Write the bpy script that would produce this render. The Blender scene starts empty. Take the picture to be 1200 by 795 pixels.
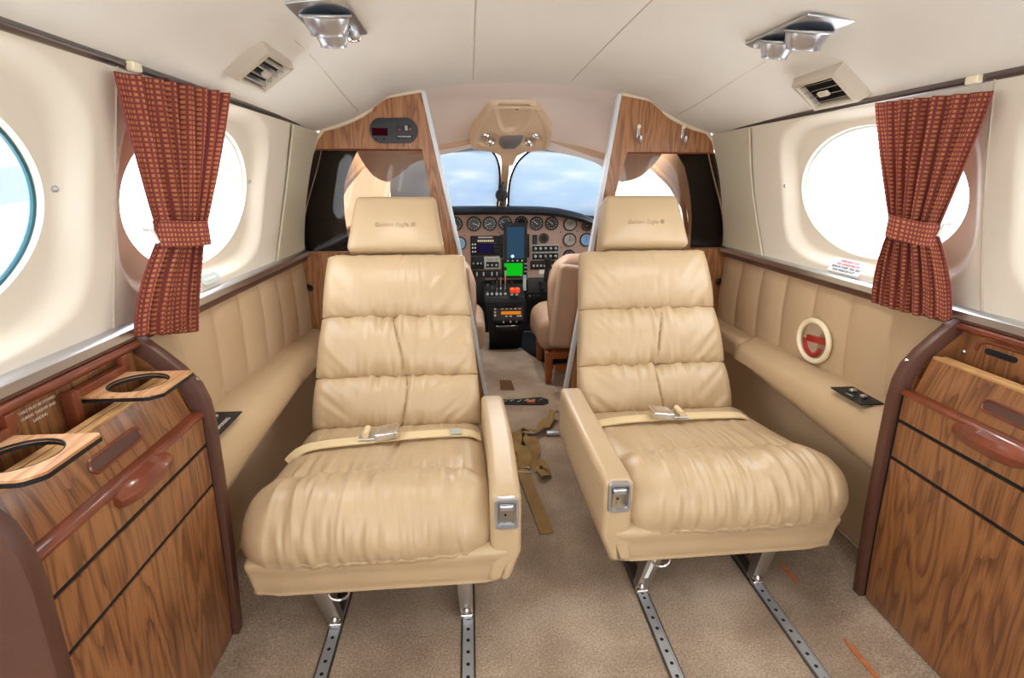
import bpy, bmesh, math, random
from mathutils import Vector, Matrix, noise
random.seed(7)
PI = math.pi
SC = bpy.context.scene
COL = SC.collection

# ------------------------------------------------------------------ materials
MATS = {}
def new_mat(name):
    m = bpy.data.materials.new(name); m.use_nodes = True
    nt = m.node_tree; nt.nodes.clear()
    out = nt.nodes.new('ShaderNodeOutputMaterial')
    MATS[name] = m
    return m, nt, out
def N(nt, typ, **kw):
    n = nt.nodes.new(typ)
    for k, v in kw.items():
        if k in n.inputs: n.inputs[k].default_value = v
        else: setattr(n, k, v)
    return n
def L(nt, a, b): nt.links.new(a, b)
def lin(c):
    f = lambda v: v/12.92 if v <= .04045 else ((v+.055)/1.055)**2.4
    return tuple(f(x/255) for x in c) + (1,)
def ramp(nt, fac, stops):
    r = nt.nodes.new('ShaderNodeValToRGB')
    el = r.color_ramp.elements
    while len(el) < len(stops): el.new(.5)
    for e, (p, c) in zip(el, stops): e.position = p; e.color = c
    L(nt, fac, r.inputs[0]); return r
def coords(nt, scale=(1,1,1), kind='Object', rot=(0,0,0)):
    t = nt.nodes.new('ShaderNodeTexCoord'); mp = nt.nodes.new('ShaderNodeMapping')
    mp.inputs['Scale'].default_value = scale; mp.inputs['Rotation'].default_value = rot
    L(nt, t.outputs[kind], mp.inputs[0]); return mp.outputs[0]

def plain(name, rgb, rough=.5, metal=0, spec=.5, bump=0, bscale=200, var=0, vscale=6, coat=0, sheen=0):
    m, nt, out = new_mat(name)
    p = N(nt, 'ShaderNodeBsdfPrincipled', Roughness=rough, Metallic=metal)
    p.inputs['Specular IOR Level'].default_value = spec
    p.inputs['Coat Weight'].default_value = coat
    p.inputs['Sheen Weight'].default_value = sheen
    c = lin(rgb)
    p.inputs['Base Color'].default_value = c
    co = coords(nt)
    if var:
        n = N(nt, 'ShaderNodeTexNoise', Scale=vscale, Detail=4); L(nt, co, n.inputs['Vector'])
        a = tuple(x*(1-var) for x in c[:3])+(1,); b = tuple(min(1, x*(1+var)) for x in c[:3])+(1,)
        r = ramp(nt, n.outputs[0], [(.3, a), (.7, b)]); L(nt, r.outputs[0], p.inputs['Base Color'])
    if bump:
        n = N(nt, 'ShaderNodeTexNoise', Scale=bscale, Detail=3); L(nt, co, n.inputs['Vector'])
        b = N(nt, 'ShaderNodeBump', Strength=bump, Distance=.002); L(nt, n.outputs[0], b.inputs['Height'])
        L(nt, b.outputs[0], p.inputs['Normal'])
    L(nt, p.outputs[0], out.inputs[0]); return m

def wood(name, axis, dark, mid, light, scale=1.0, rough=.35):
    """walnut veneer, grain running along z, figure varying along the given axis"""
    m, nt, out = new_mat(name)
    p = N(nt, 'ShaderNodeBsdfPrincipled', Roughness=rough); p.inputs['Coat Weight'].default_value = .25
    p.inputs['Coat Roughness'].default_value = .2
    sc = {'y': (1, 9*scale, 1.3*scale), 'x': (9*scale, 1, 1.3*scale), 'r': (9*scale, 1.2*scale, 9*scale)}[axis]
    co = coords(nt, sc)
    n1 = N(nt, 'ShaderNodeTexNoise', Scale=1.0, Detail=2, Roughness=.5); L(nt, co, n1.inputs['Vector'])
    mul = N(nt, 'ShaderNodeMath', operation='MULTIPLY'); L(nt, n1.outputs[0], mul.inputs[0]); mul.inputs[1].default_value = 11
    fr = N(nt, 'ShaderNodeMath', operation='FRACT'); L(nt, mul.outputs[0], fr.inputs[0])
    co2 = coords(nt, tuple(s*(14 if s > 5 else 3) for s in sc))
    n2 = N(nt, 'ShaderNodeTexNoise', Scale=1.5, Detail=4, Roughness=.7); L(nt, co2, n2.inputs['Vector'])
    mix = N(nt, 'ShaderNodeMath', operation='MULTIPLY_ADD'); L(nt, n2.outputs[0], mix.inputs[0]); mix.inputs[1].default_value = .75
    m3 = N(nt, 'ShaderNodeMath', operation='MULTIPLY'); L(nt, fr.outputs[0], m3.inputs[0]); m3.inputs[1].default_value = .42
    L(nt, m3.outputs[0], mix.inputs[2])
    r = ramp(nt, mix.outputs[0], [(.22, lin(dark)), (.45, lin(mid)), (.62, lin(light)), (.85, lin(mid))])
    L(nt, r.outputs[0], p.inputs['Base Color'])
    L(nt, p.outputs[0], out.inputs[0]); return m

def emis(name, rgb, strength=1.0):
    m, nt, out = new_mat(name)
    e = N(nt, 'ShaderNodeEmission', Strength=strength); e.inputs[0].default_value = lin(rgb)
    L(nt, e.outputs[0], out.inputs[0]); return m

def pane_mat(name, tint, gloss=.06, rough=.02):
    m, nt, out = new_mat(name)
    t = N(nt, 'ShaderNodeBsdfTransparent'); t.inputs[0].default_value = tint
    g = N(nt, 'ShaderNodeBsdfGlossy', Roughness=rough)
    mx = N(nt, 'ShaderNodeMixShader'); mx.inputs[0].default_value = gloss
    L(nt, t.outputs[0], mx.inputs[1]); L(nt, g.outputs[0], mx.inputs[2]); L(nt, mx.outputs[0], out.inputs[0]); return m

plain('leather', (192, 166, 131), rough=.33, spec=.55, bump=.18, bscale=420, var=.05, vscale=7)
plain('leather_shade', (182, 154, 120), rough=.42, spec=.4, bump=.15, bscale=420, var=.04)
plain('panel_leather', (192, 166, 134), rough=.5, spec=.35, bump=.15, bscale=300, var=.04)
plain('cockpit_leather', (174, 145, 122), rough=.45, bump=.15, bscale=400, var=.05)
plain('seam', (150, 116, 78), rough=.7)
plain('emboss', (170, 142, 107), rough=.5)
plain('headliner', (231, 227, 219), rough=.85, spec=.15, bump=.12, bscale=500, var=.025, vscale=5)
plain('headliner_lit', (240, 230, 224), rough=.85, spec=.15, bump=.12, bscale=500, var=.02, vscale=5)  # lighter, pinker headliner copy: windshield light put into the colour
plain('wall_vinyl', (230, 221, 206), rough=.65, spec=.3, bump=.1, bscale=600, var=.02, vscale=5)
plain('strip_vinyl', (210, 202, 180), rough=.65, spec=.3, bump=.1, bscale=600)
plain('piping', (224, 208, 182), rough=.6)
plain('chrome', (225, 225, 228), rough=.14, metal=1)
plain('aluminium', (205, 208, 214), rough=.32, metal=1)
plain('painted_silver', (222, 228, 234), rough=.4, metal=.15)
plain('track_metal', (172, 175, 180), rough=.4, metal=.5)
plain('leg_metal', (150, 140, 130), rough=.42, metal=.8)
plain('dark_metal', (92, 84, 80), rough=.4, metal=.7)
plain('rail_metal', (120, 112, 110), rough=.3, metal=.9)
plain('black_plastic', (20, 20, 23), rough=.5, spec=.35)
plain('black_gloss', (10, 10, 13), rough=.12)
plain('black_matte', (12, 12, 13), rough=.8)
plain('charcoal', (48, 48, 54), rough=.5)
plain('vent_beige', (196, 184, 168), rough=.5)
plain('vent_grey', (190, 184, 178), rough=.35)
plain('brown_leather', (88, 54, 42), rough=.42, bump=.12, bscale=350, var=.08)
plain('red_wood', (118, 56, 32), rough=.28, var=.25, vscale=30, coat=.3)
plain('light_wood', (188, 142, 90), rough=.4, var=.2, vscale=25)
plain('strap_tan', (226, 203, 158), rough=.7, bump=.2, bscale=700)
plain('strap_olive', (150, 118, 66), rough=.8, bump=.25, bscale=700, var=.12, vscale=20)
plain('cream_plastic', (238, 226, 196), rough=.35)
plain('red_plastic', (196, 50, 46), rough=.3)
plain('orange_plastic', (255, 84, 40), rough=.35)
plain('orange_slot', (190, 112, 66), rough=.6, var=.2, vscale=60)
plain('panel_mauve', (168, 142, 128), rough=.6, var=.03, bump=.1, bscale=300)
plain('white_paint', (236, 236, 234), rough=.5)
plain('ink_black', (40, 40, 50), rough=.6)
plain('ink_red', (200, 50, 70), rough=.6)
plain('ink_white', (225, 215, 200), rough=.6)
plain('placard_white', (226, 232, 236), rough=.4)
plain('placard_grey', (176, 182, 176), rough=.35)
plain('gauge_face', (44, 46, 48), rough=.35)
plain('gauge_silver', (150, 148, 140), rough=.35, var=.3, vscale=60)
plain('gauge_sky', (120, 170, 215), rough=.3)
plain('gauge_green', (70, 150, 90), rough=.4)
plain('console_tan', (222, 198, 168), rough=.45, var=.03)
plain('visor_tan', (216, 188, 156), rough=.6, bump=.1)
plain('compass_black', (28, 27, 32), rough=.45)
plain('hangar_brown', (120, 84, 62), rough=.7, var=.25, vscale=3)
plain('wing_blue', (84, 96, 106), rough=.5)
plain('gasket_teal', (40, 92, 104), rough=.4)
plain('carpet_brown', (96, 66, 38), rough=.95)
plain('bronze_base', (150, 84, 40), rough=.4, metal=.3, var=.2, vscale=40)
plain('speaker_grey', (150, 152, 158), rough=.3, metal=.4)
plain('louver', (206, 206, 204), rough=.2, metal=.9)
wood('wood_cabinet', 'y', (72, 42, 26), (122, 76, 44), (156, 104, 62), scale=1.5)
wood('wood_bulkhead', 'x', (96, 56, 32), (146, 94, 56), (178, 124, 78), scale=1.6)
wood('wood_tray', 'r', (142, 92, 56), (186, 132, 88), (212, 164, 122), scale=1.4)
emis('screen_blue', (48, 78, 100), .9); emis('screen_green', (20, 190, 30), 1.0)
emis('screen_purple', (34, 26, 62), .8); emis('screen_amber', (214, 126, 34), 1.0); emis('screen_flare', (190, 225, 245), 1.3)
emis('display_red', (52, 10, 20), .8)
pane_mat('clear_pane', (.97, .985, 1, 1), .05)
pane_mat('tinted_pane', (.66, .57, .50, 1), .02)
pane_mat('clear_cover', (.96, .96, .96, 1), .10)

def carpet_mat():
    m, nt, out = new_mat('carpet')
    p = N(nt, 'ShaderNodeBsdfPrincipled', Roughness=.95); p.inputs['Specular IOR Level'].default_value = .1
    p.inputs['Sheen Weight'].default_value = .2
    co = coords(nt)
    a = N(nt, 'ShaderNodeTexNoise', Scale=260, Detail=4, Roughness=.75); L(nt, co, a.inputs['Vector'])
    b = N(nt, 'ShaderNodeTexNoise', Scale=4.5, Detail=4); L(nt, co, b.inputs['Vector'])
    mx = N(nt, 'ShaderNodeMath', operation='MULTIPLY_ADD'); L(nt, b.outputs[0], mx.inputs[0]); mx.inputs[1].default_value = .55
    h = N(nt, 'ShaderNodeMath', operation='MULTIPLY'); L(nt, a.outputs[0], h.inputs[0]); h.inputs[1].default_value = .75
    L(nt, h.outputs[0], mx.inputs[2])
    r = ramp(nt, mx.outputs[0], [(.46, lin((116, 95, 78))), (.64, lin((162, 140, 119))), (.82, lin((208, 188, 166)))])
    L(nt, r.outputs[0], p.inputs['Base Color'])
    bp = N(nt, 'ShaderNodeBump', Strength=.8, Distance=.004); L(nt, a.outputs[0], bp.inputs['Height']); L(nt, bp.outputs[0], p.inputs['Normal'])
    L(nt, p.outputs[0], out.inputs[0])
carpet_mat()
def weave_mat():
    m, nt, out = new_mat('curtain_weave')
    p = N(nt, 'ShaderNodeBsdfPrincipled', Roughness=.9); p.inputs['Specular IOR Level'].default_value = .1
    uv = nt.nodes.new('ShaderNodeTexCoord')
    br = N(nt, 'ShaderNodeTexBrick', Scale=1.0); br.offset = 0; br.squash = 1
    br.inputs['Brick Width'].default_value = 1.0; br.inputs['Row Height'].default_value = 1.0
    br.inputs['Mortar Size'].default_value = .30; br.inputs['Mortar Smooth'].default_value = .5; br.inputs['Bias'].default_value = -.2
    br.inputs['Color1'].default_value = lin((196, 130, 86)); br.inputs['Color2'].default_value = lin((178, 104, 78)); br.inputs['Mortar'].default_value = lin((130, 66, 62))
    L(nt, uv.outputs['UV'], br.inputs['Vector']); L(nt, br.outputs['Color'], p.inputs['Base Color'])
    bp = N(nt, 'ShaderNodeBump', Strength=.5, Distance=.002); bp.invert = True; L(nt, br.outputs['Fac'], bp.inputs['Height']); L(nt, bp.outputs[0], p.inputs['Normal'])
    tr = N(nt, 'ShaderNodeBsdfTranslucent'); L(nt, br.outputs['Color'], tr.inputs[0])
    mx = N(nt, 'ShaderNodeMixShader'); mx.inputs[0].default_value = .04
    L(nt, p.outputs[0], mx.inputs[1]); L(nt, tr.outputs[0], mx.inputs[2]); L(nt, mx.outputs[0], out.inputs[0])
weave_mat()
def shade_mat():
    """thin pale blue sunshade cloth: lets the daylight glow through, lighter streaks in the cloth"""
    m, nt, out = new_mat('sunshade_cloth')
    co = coords(nt, (2.0, 2.0, 7), rot=(0, -.5, 0))
    n = N(nt, 'ShaderNodeTexNoise', Scale=1.6, Detail=6, Roughness=.62); L(nt, co, n.inputs['Vector'])
    r = ramp(nt, n.outputs[0], [(.36, (.350, .402, .462, 1)), (.50, (.385, .428, .474, 1)), (.64, (.470, .480, .488, 1))])
    tr = N(nt, 'ShaderNodeBsdfTranslucent'); L(nt, r.outputs[0], tr.inputs[0])
    df = N(nt, 'ShaderNodeBsdfDiffuse'); df.inputs[0].default_value = (.45, .55, .7, 1)
    mx = N(nt, 'ShaderNodeMixShader'); mx.inputs[0].default_value = .18
    L(nt, tr.outputs[0], mx.inputs[1]); L(nt, df.outputs[0], mx.inputs[2]); L(nt, mx.outputs[0], out.inputs[0])
shade_mat()

# ------------------------------------------------------------------ mesh building
class MB:
    def __init__(s): s.v = []; s.f = []; s.uv = None
    def add(s, vs, fs):
        o = len(s.v); s.v += [Vector(v) for v in vs]; s.f += [tuple(i+o for i in f) for f in fs]; return s
    def box(s, lo, hi):
        x0, y0, z0 = lo; x1, y1, z1 = hi
        return s.add([(x0,y0,z0),(x1,y0,z0),(x1,y1,z0),(x0,y1,z0),(x0,y0,z1),(x1,y0,z1),(x1,y1,z1),(x0,y1,z1)],
                     [(0,3,2,1),(4,5,6,7),(0,1,5,4),(1,2,6,5),(2,3,7,6),(3,0,4,7)])
    def loft(s, rings, closed=True, caps=True):
        o = len(s.v); n = len(rings[0])
        for r in rings: s.v += [Vector(p) for p in r]
        for i in range(len(rings)-1):
            for j in range(n if closed else n-1):
                k = (j+1) % n
                s.f.append((o+i*n+j, o+i*n+k, o+(i+1)*n+k, o+(i+1)*n+j))
        if caps and closed:
            s.f.append(tuple(o+j for j in reversed(range(n)))); s.f.append(tuple(o+(len(rings)-1)*n+j for j in range(n)))
        return s
    def prism(s, poly, ext):
        e = Vector(ext); a = [Vector(p) for p in poly]
        return s.loft([a, [p+e for p in a]])
    def tube(s, pts, r, seg=10, closed=False, caps=True):
        pts = [Vector(p) for p in pts]; rings = []; n = len(pts); prev = None
        for i, p in enumerate(pts):
            if closed: t = pts[(i+1) % n]-pts[i-1]
            else: t = pts[min(i+1, n-1)]-pts[max(i-1, 0)]
            t.normalize()
            if prev is None:
                a = Vector((0,0,1)) if abs(t.z) < .9 else Vector((1,0,0)); u = t.cross(a).normalized()
            else: u = (prev-t*prev.dot(t)).normalized()
            prev = u; w = t.cross(u)
            rr = r(i/(n-1)) if callable(r) else r
            rings.append([p+u*math.cos(2*PI*k/seg)*rr+w*math.sin(2*PI*k/seg)*rr for k in range(seg)])
        if closed: rings.append(rings[0]); return s.loft(rings, caps=False)
        return s.loft(rings, caps=caps)
    def lathe(s, prof, c, ax, seg=24):
        """profile (r, h) turned about axis ax through c"""
        ax = Vector(ax).normalized(); c = Vector(c)
        a = Vector((0,0,1)) if abs(ax.z) < .9 else Vector((1,0,0)); u = ax.cross(a).normalized(); w = ax.cross(u)
        rings = [[c+ax*h+(u*math.cos(2*PI*k/seg)+w*math.sin(2*PI*k/seg))*max(r, 1e-5) for k in range(seg)] for r, h in prof]
        return s.loft(rings)
    def grid(s, fn, nu, nv):
        o = len(s.v)
        for i in range(nu+1):
            for j in range(nv+1): s.v.append(Vector(fn(i/nu, j/nv)))
        for i in range(nu):
            for j in range(nv):
                a = o+i*(nv+1)+j; s.f.append((a, a+nv+1, a+nv+2, a+1))
        return s
    def rbox(s, c, size, r, n=10, deform=None, rot=None):
        """box with rounded edges, gridded so that it can be deformed"""
        h = Vector(size)/2; c = Vector(c); key = {}; o = len(s.v)
        def pt(p):
            k = tuple(round(x, 6) for x in p)
            if k in key: return key[k]
            q = Vector([max(-h[i]+r, min(h[i]-r, p[i])) for i in range(3)]); d = Vector(p)-q
            v = q+(d.normalized()*r if d.length > 1e-9 else d)
            if deform: v = Vector(deform(v, Vector([v[i]/h[i] for i in range(3)])))
            if rot: v = rot @ v
            key[k] = len(s.v); s.v.append(c+v); return key[k]
        def ticks(hh):
            m = max(2, int(n)); base = [-hh, -hh+r*.3, -hh+r*.65, -hh+r]
            inner = [-hh+r+(2*hh-2*r)*i/m for i in range(1, m)]
            return base+inner+[-x for x in reversed(base)]
        for ax in range(3):
            a, b = [(1,2),(2,0),(0,1)][ax]; ta, tb = ticks(h[a]), ticks(h[b])
            for sg in (-1, 1):
                g = []
                for x in ta:
                    row = []
                    for y in tb:
                        p = [0,0,0]; p[ax] = sg*h[ax]; p[a] = x; p[b] = y; row.append(pt(p))
                    g.append(row)
                for i in range(len(ta)-1):
                    for j in range(len(tb)-1):
                        q = (g[i][j], g[i+1][j], g[i+1][j+1], g[i][j+1]); s.f.append(q if sg > 0 else q[::-1])
        return s
    def xform(s, M, start=0):
        for i in range(start, len(s.v)): s.v[i] = M @ s.v[i]
        return s

WL = {}
def link(o, parent=None, label=None, cat=None, group=None, kind=None):
    COL.objects.link(o)
    if parent is not None: o.parent = parent
    if label: o['label'] = label
    if cat: o['category'] = cat
    if group: o['group'] = group
    if kind: o['kind'] = kind
    return o
def build(mb, name, mat, parent=None, label=None, cat=None, group=None, kind=None, bevel=0, smooth=True, ang=40, uv=None, origin=None, mats=None):
    me = bpy.data.meshes.new(name)
    if parent is not None: org = WL[parent.name]
    elif origin is not None: org = Vector(origin)
    else:
        lo = Vector([min(v[i] for v in mb.v) for i in range(3)]); hi = Vector([max(v[i] for v in mb.v) for i in range(3)])
        org = Vector(((lo.x+hi.x)/2, (lo.y+hi.y)/2, lo.z))
    me.from_pydata([v-org for v in mb.v], [], mb.f)
    if uv is not None:
        l = me.uv_layers.new(name='UVMap')
        for lp in me.loops: l.data[lp.index].uv = uv[lp.vertex_index]
    bm = bmesh.new(); bm.from_mesh(me)
    bmesh.ops.recalc_face_normals(bm, faces=bm.faces)
    if bevel: 
        ed = [e for e in bm.edges if len(e.link_faces) == 2 and e.calc_face_angle(0) > .5]
        bmesh.ops.bevel(bm, geom=ed, offset=bevel, segments=2, profile=.6, affect='EDGES', clamp_overlap=True)
    bm.to_mesh(me); bm.free()
    if smooth:
        me.shade_smooth(); me.set_sharp_from_angle(angle=math.radians(ang))
    me.materials.append(MATS[mat])
    o = bpy.data.objects.new(name, me); link(o, parent, label, cat, group, kind)
    if parent is None: o.location = org
    WL[o.name] = org
    return o
def thing(name, loc, label, cat, group=None):
    o = bpy.data.objects.new(name, None); o.empty_display_size = .05; o.location = loc
    link(o, None, label, cat, group); WL[o.name] = Vector(loc); return o
def struct(mb, name, mat, **kw): return build(mb, name, mat, kind='structure', **kw)

def text_mb(txt, size, origin, xdir, ydir, ext=.0006, align='CENTER', shear=0, mb=None):
    cu = bpy.data.curves.new('t', 'FONT'); cu.body = txt; cu.size = size; cu.extrude = ext; cu.align_x = align; cu.align_y = 'CENTER'; cu.shear = shear; cu.resolution_u = 3
    ob = bpy.data.objects.new('t', cu); COL.objects.link(ob)
    me = bpy.data.meshes.new_from_object(ob.evaluated_get(bpy.context.evaluated_depsgraph_get()))
    X = Vector(xdir).normalized(); Y = Vector(ydir).normalized(); Z = X.cross(Y); O = Vector(origin)
    mb = mb or MB()
    mb.add([O+X*v.co.x+Y*v.co.y+Z*v.co.z for v in me.vertices], [tuple(p.vertices) for p in me.polygons])
    bpy.data.objects.remove(ob); bpy.data.curves.remove(cu); bpy.data.meshes.remove(me)
    return mb
def crom(pts, n):
    """closed Catmull-Rom resample, n points per span"""
    out = []; m = len(pts)
    for i in range(m):
        p0, p1, p2, p3 = [Vector(pts[(i+k) % m]) for k in (-1, 0, 1, 2)]
        for j in range(n):
            t = j/n
            out.append(.5*((2*p1)+(p2-p0)*t+(2*p0-5*p1+4*p2-p3)*t*t+(3*p1-p0-3*p2+p3)*t**3))
    return out
def sstep(a, b, x):
    t = max(0, min(1, (x-a)/(b-a))); return t*t*(3-2*t)
def lerp(a, b, t): return a+(b-a)*t
def interp(tab, x):
    if x <= tab[0][0]: return tab[0][1]
    for (a, b), (c, d) in zip(tab, tab[1:]):
        if x <= c: return lerp(b, d, (x-a)/(c-a))
    return tab[-1][1]
def pillow(prof, x0, x1, r, nx, disp=None, frame=None, ka=1.0):
    """a padded roll: closed profile in a plane, swept along x with rounded ends; disp(xn, i, p) moves along the profile normal"""
    n = len(prof); P = [Vector((p[0], p[1])) for p in prof]
    area = sum(P[i].x*P[(i+1) % n].y-P[(i+1) % n].x*P[i].y for i in range(n)); sg = 1 if area > 0 else -1
    nor = []
    for i in range(n):
        t = P[(i+1) % n]-P[i-1]; nor.append(Vector((t.y, -t.x)).normalized()*sg)
    hw = (x1-x0)/2; xc = (x0+x1)/2
    xs = [hw-r+r*math.sin(a*PI/2) for a in (0, .2, .4, .6, .8, .93, 1)]
    core = [-(hw-r)+(2*(hw-r))*i/nx for i in range(1, nx)]
    xs = [-x for x in reversed(xs)]+core+xs
    rings = []
    for x in xs:
        e = max(0, (abs(x)-(hw-r))/r); ins = r*(1-math.sqrt(max(0, 1-e*e)))
        ring = []
        for i in range(n):
            d = disp(x/hw, i, P[i]) if disp else 0
            w = d*(1-e)-ins*.85; q = P[i]+Vector((nor[i].x*(w if w > 0 else w*ka), nor[i].y*w))
            ring.append((xc+x, q.x, q.y) if frame is None else frame(xc+x, q.x, q.y))
        rings.append(ring)
    return MB().loft(rings)

# ------------------------------------------------------------------ setting: cabin shell
YB = 1.765                      # cockpit partition plane
SILL, RAIL = .595, .965
def wallx(t): return .70-.03*t-.05*t*t
CEN = (1.12, .49, -.14, -.77)
def bay(yc):
    def f(y, t):
        q = ((abs(y-yc)/.285)**4+(abs(t-.53)/.455)**4)**.25
        return .026*(1-sstep(.87, 1.03, q))
    return f
EA, EB = .240, .372             # window ellipse half axes (y, t)
def side_wall(s, nm):
    mb = MB()
    for yc in CEN:
        d = bay(yc); y0, y1 = yc-.315, yc+.315; K = 26; o = len(mb.v)
        rim = []
        for q in range(24): rim.append((.315, -.5+q/24))
        for q in range(30): rim.append((.315-.63*q/30, .5))
        for q in range(24): rim.append((-.315, .5-q/24))
        for q in range(30): rim.append((-.315+.63*q/30, -.5))
        nth = len(rim)
        for k in range(K+1):
            f = k/K
            for i in range(nth):
                by, bt = rim[i]; a = math.atan2(bt/.5, by/.315); ca, sa = math.cos(a), math.sin(a)
                bt2 = .5+bt
                ey, et = EA*ca, .53+EB*sa
                y = yc+lerp(ey, by, f); t = lerp(et, bt2, f)
                mb.v.append(Vector((s*(wallx(t)+d(y, t)), y, SILL+(RAIL-SILL)*t)))
        for k in range(K):
            for i in range(nth):
                j = (i+1) % nth; mb.f.append((o+k*nth+i, o+k*nth+j, o+(k+1)*nth+j, o+(k+1)*nth+i))
        # reveal
        o2 = len(mb.v)
        for k in range(4):
            for i in range(nth):
                v = mb.v[o+i]; g = k/3
                cy = yc; cz = SILL+(RAIL-SILL)*.53
                mb.v.append(Vector((v.x+s*.014*g, cy+(v.y-cy)*(1-.02*g), cz+(v.z-cz)*(1-.02*g))))
        for k in range(3):
            for i in range(nth):
                j = (i+1) % nth; mb.f.append((o2+k*nth+i, o2+k*nth+j, o2+(k+1)*nth+j, o2+(k+1)*nth+i))
    for (a, b) in ((1.435, YB), (-1.4, -1.085)):
        mb.grid(lambda u, v: (s*wallx(v), lerp(a, b, u), SILL+(RAIL-SILL)*v), 6, 24)
    mb.grid(lambda u, v: (s*.712, lerp(-1.4, YB, u), lerp(0, SILL+.004, v)), 8, 4)
    mb.grid(lambda u, v: (s*lerp(.70, .712, v), lerp(-1.4, YB, u), SILL), 8, 1)
    return struct(mb, nm, 'wall_vinyl')
for s, nm in ((-1, 'wall_left'), (1, 'wall_right')): side_wall(s, nm)
# window panes with their rims
wn = 0
for s in (-1, 1):
    for ci, yc in enumerate(CEN):
        wn += 1
        ring = []; d = bay(yc)
        for i in range(72):
            a = 2*PI*i/72; t = .53+EB*math.sin(a)*.985; y = yc+EA*math.cos(a)*.985
            ring.append(Vector((s*(wallx(t)+d(y, t)+.011), y, SILL+(RAIL-SILL)*t)))
        w = struct(MB().loft([ring, [p+Vector((s*.004, 0, 0)) for p in ring]]), 'window_%d' % wn, 'clear_pane', smooth=False)
        build(MB().tube(ring, .004, 8, closed=True), 'window_gasket', 'gasket_teal' if (s < 0 and ci == 1) else 'white_paint', w)

# seam pipings and metal trims
tn = 0
def trim(mb, mat, **kw):
    global tn; tn += 1; return struct(mb, 'trim_%d' % tn, mat, **kw)
for s in (-1, 1):
    rail = [(s*(.622), y, .969) for y in [-1.38+i*.1 for i in range(32)]]
    trim(MB().tube(rail, .0075, 10), 'rail_metal')
    trim(MB().loft([[(s*x, y, z) for x, z in ((.686, .607), (.679, .602), (.679, .590), (.686, .585), (.704, .585), (.704, .607))] for y in (-1.38, YB-.02)]), 'aluminium')
    trim(MB().loft([[(s*x, y, z) for x, z in ((.688, .586), (.686, .574), (.71, .574), (.71, .586))] for y in (-1.38, YB-.02)]), 'brown_leather')
    for y in (.805, .175):
        trim(MB().tube([(s*(wallx(t)-.0005), y+.02*(1-(2*t-1)**2), SILL+(RAIL-SILL)*t) for t in [i/14 for i in range(15)]], .0022, 6), 'vent_beige')
    # curved strip panel against the partition
    mb = MB()
    mb.grid(lambda u, v: (s*(wallx(v)-.006), lerp(1.55+.05*math.sin(v*PI*.9)-.05, YB-.012, u), SILL+.006+(RAIL-SILL-.014)*v), 6, 24)
    trim(mb, 'strip_vinyl')
    trim(MB().tube([(s*(wallx(v)-.006), 1.55+.05*math.sin(v*PI*.9)-.05, SILL+.006+(RAIL-SILL-.014)*v) for v in [i/24 for i in range(25)]], .003, 6), 'strip_vinyl')

# headliner
def ceil_z(x, y):
    a = abs(x)
    far = sstep(1.1, 1.76, y)
    near = [(0, 1.108), (.15, 1.104), (.31, 1.094), (.42, 1.083), (.48, 1.070), (.55, 1.030), (.60, .990), (.628, .962)]
    back = [(0, 1.104), (.15, 1.100), (.31, 1.080), (.40, 1.062), (.45, 1.026), (.52, .992), (.60, .968), (.628, .958)]
    return lerp(interp(near, a), interp(back, a), far)
mb = MB()
def cfn(u, v):
    x = lerp(-.628, .628, u); y = lerp(-1.4, YB+.015, v); return (x, y, ceil_z(x, y))
mb.grid(cfn, 80, 40)
struct(mb, 'ceiling', 'headliner')
for x in (-.48, -.145, .145, .48):
    trim(MB().tube([(x, y, ceil_z(x, y)+.0006) for y in [-1.3+i*.1 for i in range(31)]], .0018, 6), 'vent_beige')
def cz2(x, y):
    c = interp([(YB, 0), (1.98, -.006), (2.10, -.075), (2.20, -.115), (2.30, -.135), (2.42, -.155)], y)
    return ceil_z(x, YB)+c-.22*sstep(YB, 2.3, y)*abs(x)**2*.6
mb = MB(); mb.grid(lambda u, v: (lerp(-.60, .60, u)*(1-.15*v), lerp(YB, 2.40, v), cz2(lerp(-.60, .60, u)*(1-.15*v), lerp(YB, 2.40, v))), 40, 20)
struct(mb, 'ceiling_cockpit', 'headliner_lit')

# floor with carpet running up to the lower side panels
mb = MB(); mb.grid(lambda u, v: (lerp(-.715, .715, u), lerp(-1.4, 3.2, v), .012*sstep(.50, .70, abs(lerp(-.715, .715, u)))), 40, 20)
struct(mb, 'floor', 'carpet')
# unseen aft bulkhead; its opening is added to let frontal daylight in
mb = MB()
mb.box((-.72, -1.42, 0), (-.30, -1.40, 1.12)); mb.box((.30, -1.42, 0), (.72, -1.40, 1.12)); mb.box((-.30, -1.42, .98), (.30, -1.40, 1.12))
struct(mb, 'wall_back', 'wall_vinyl', smooth=False)

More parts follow.
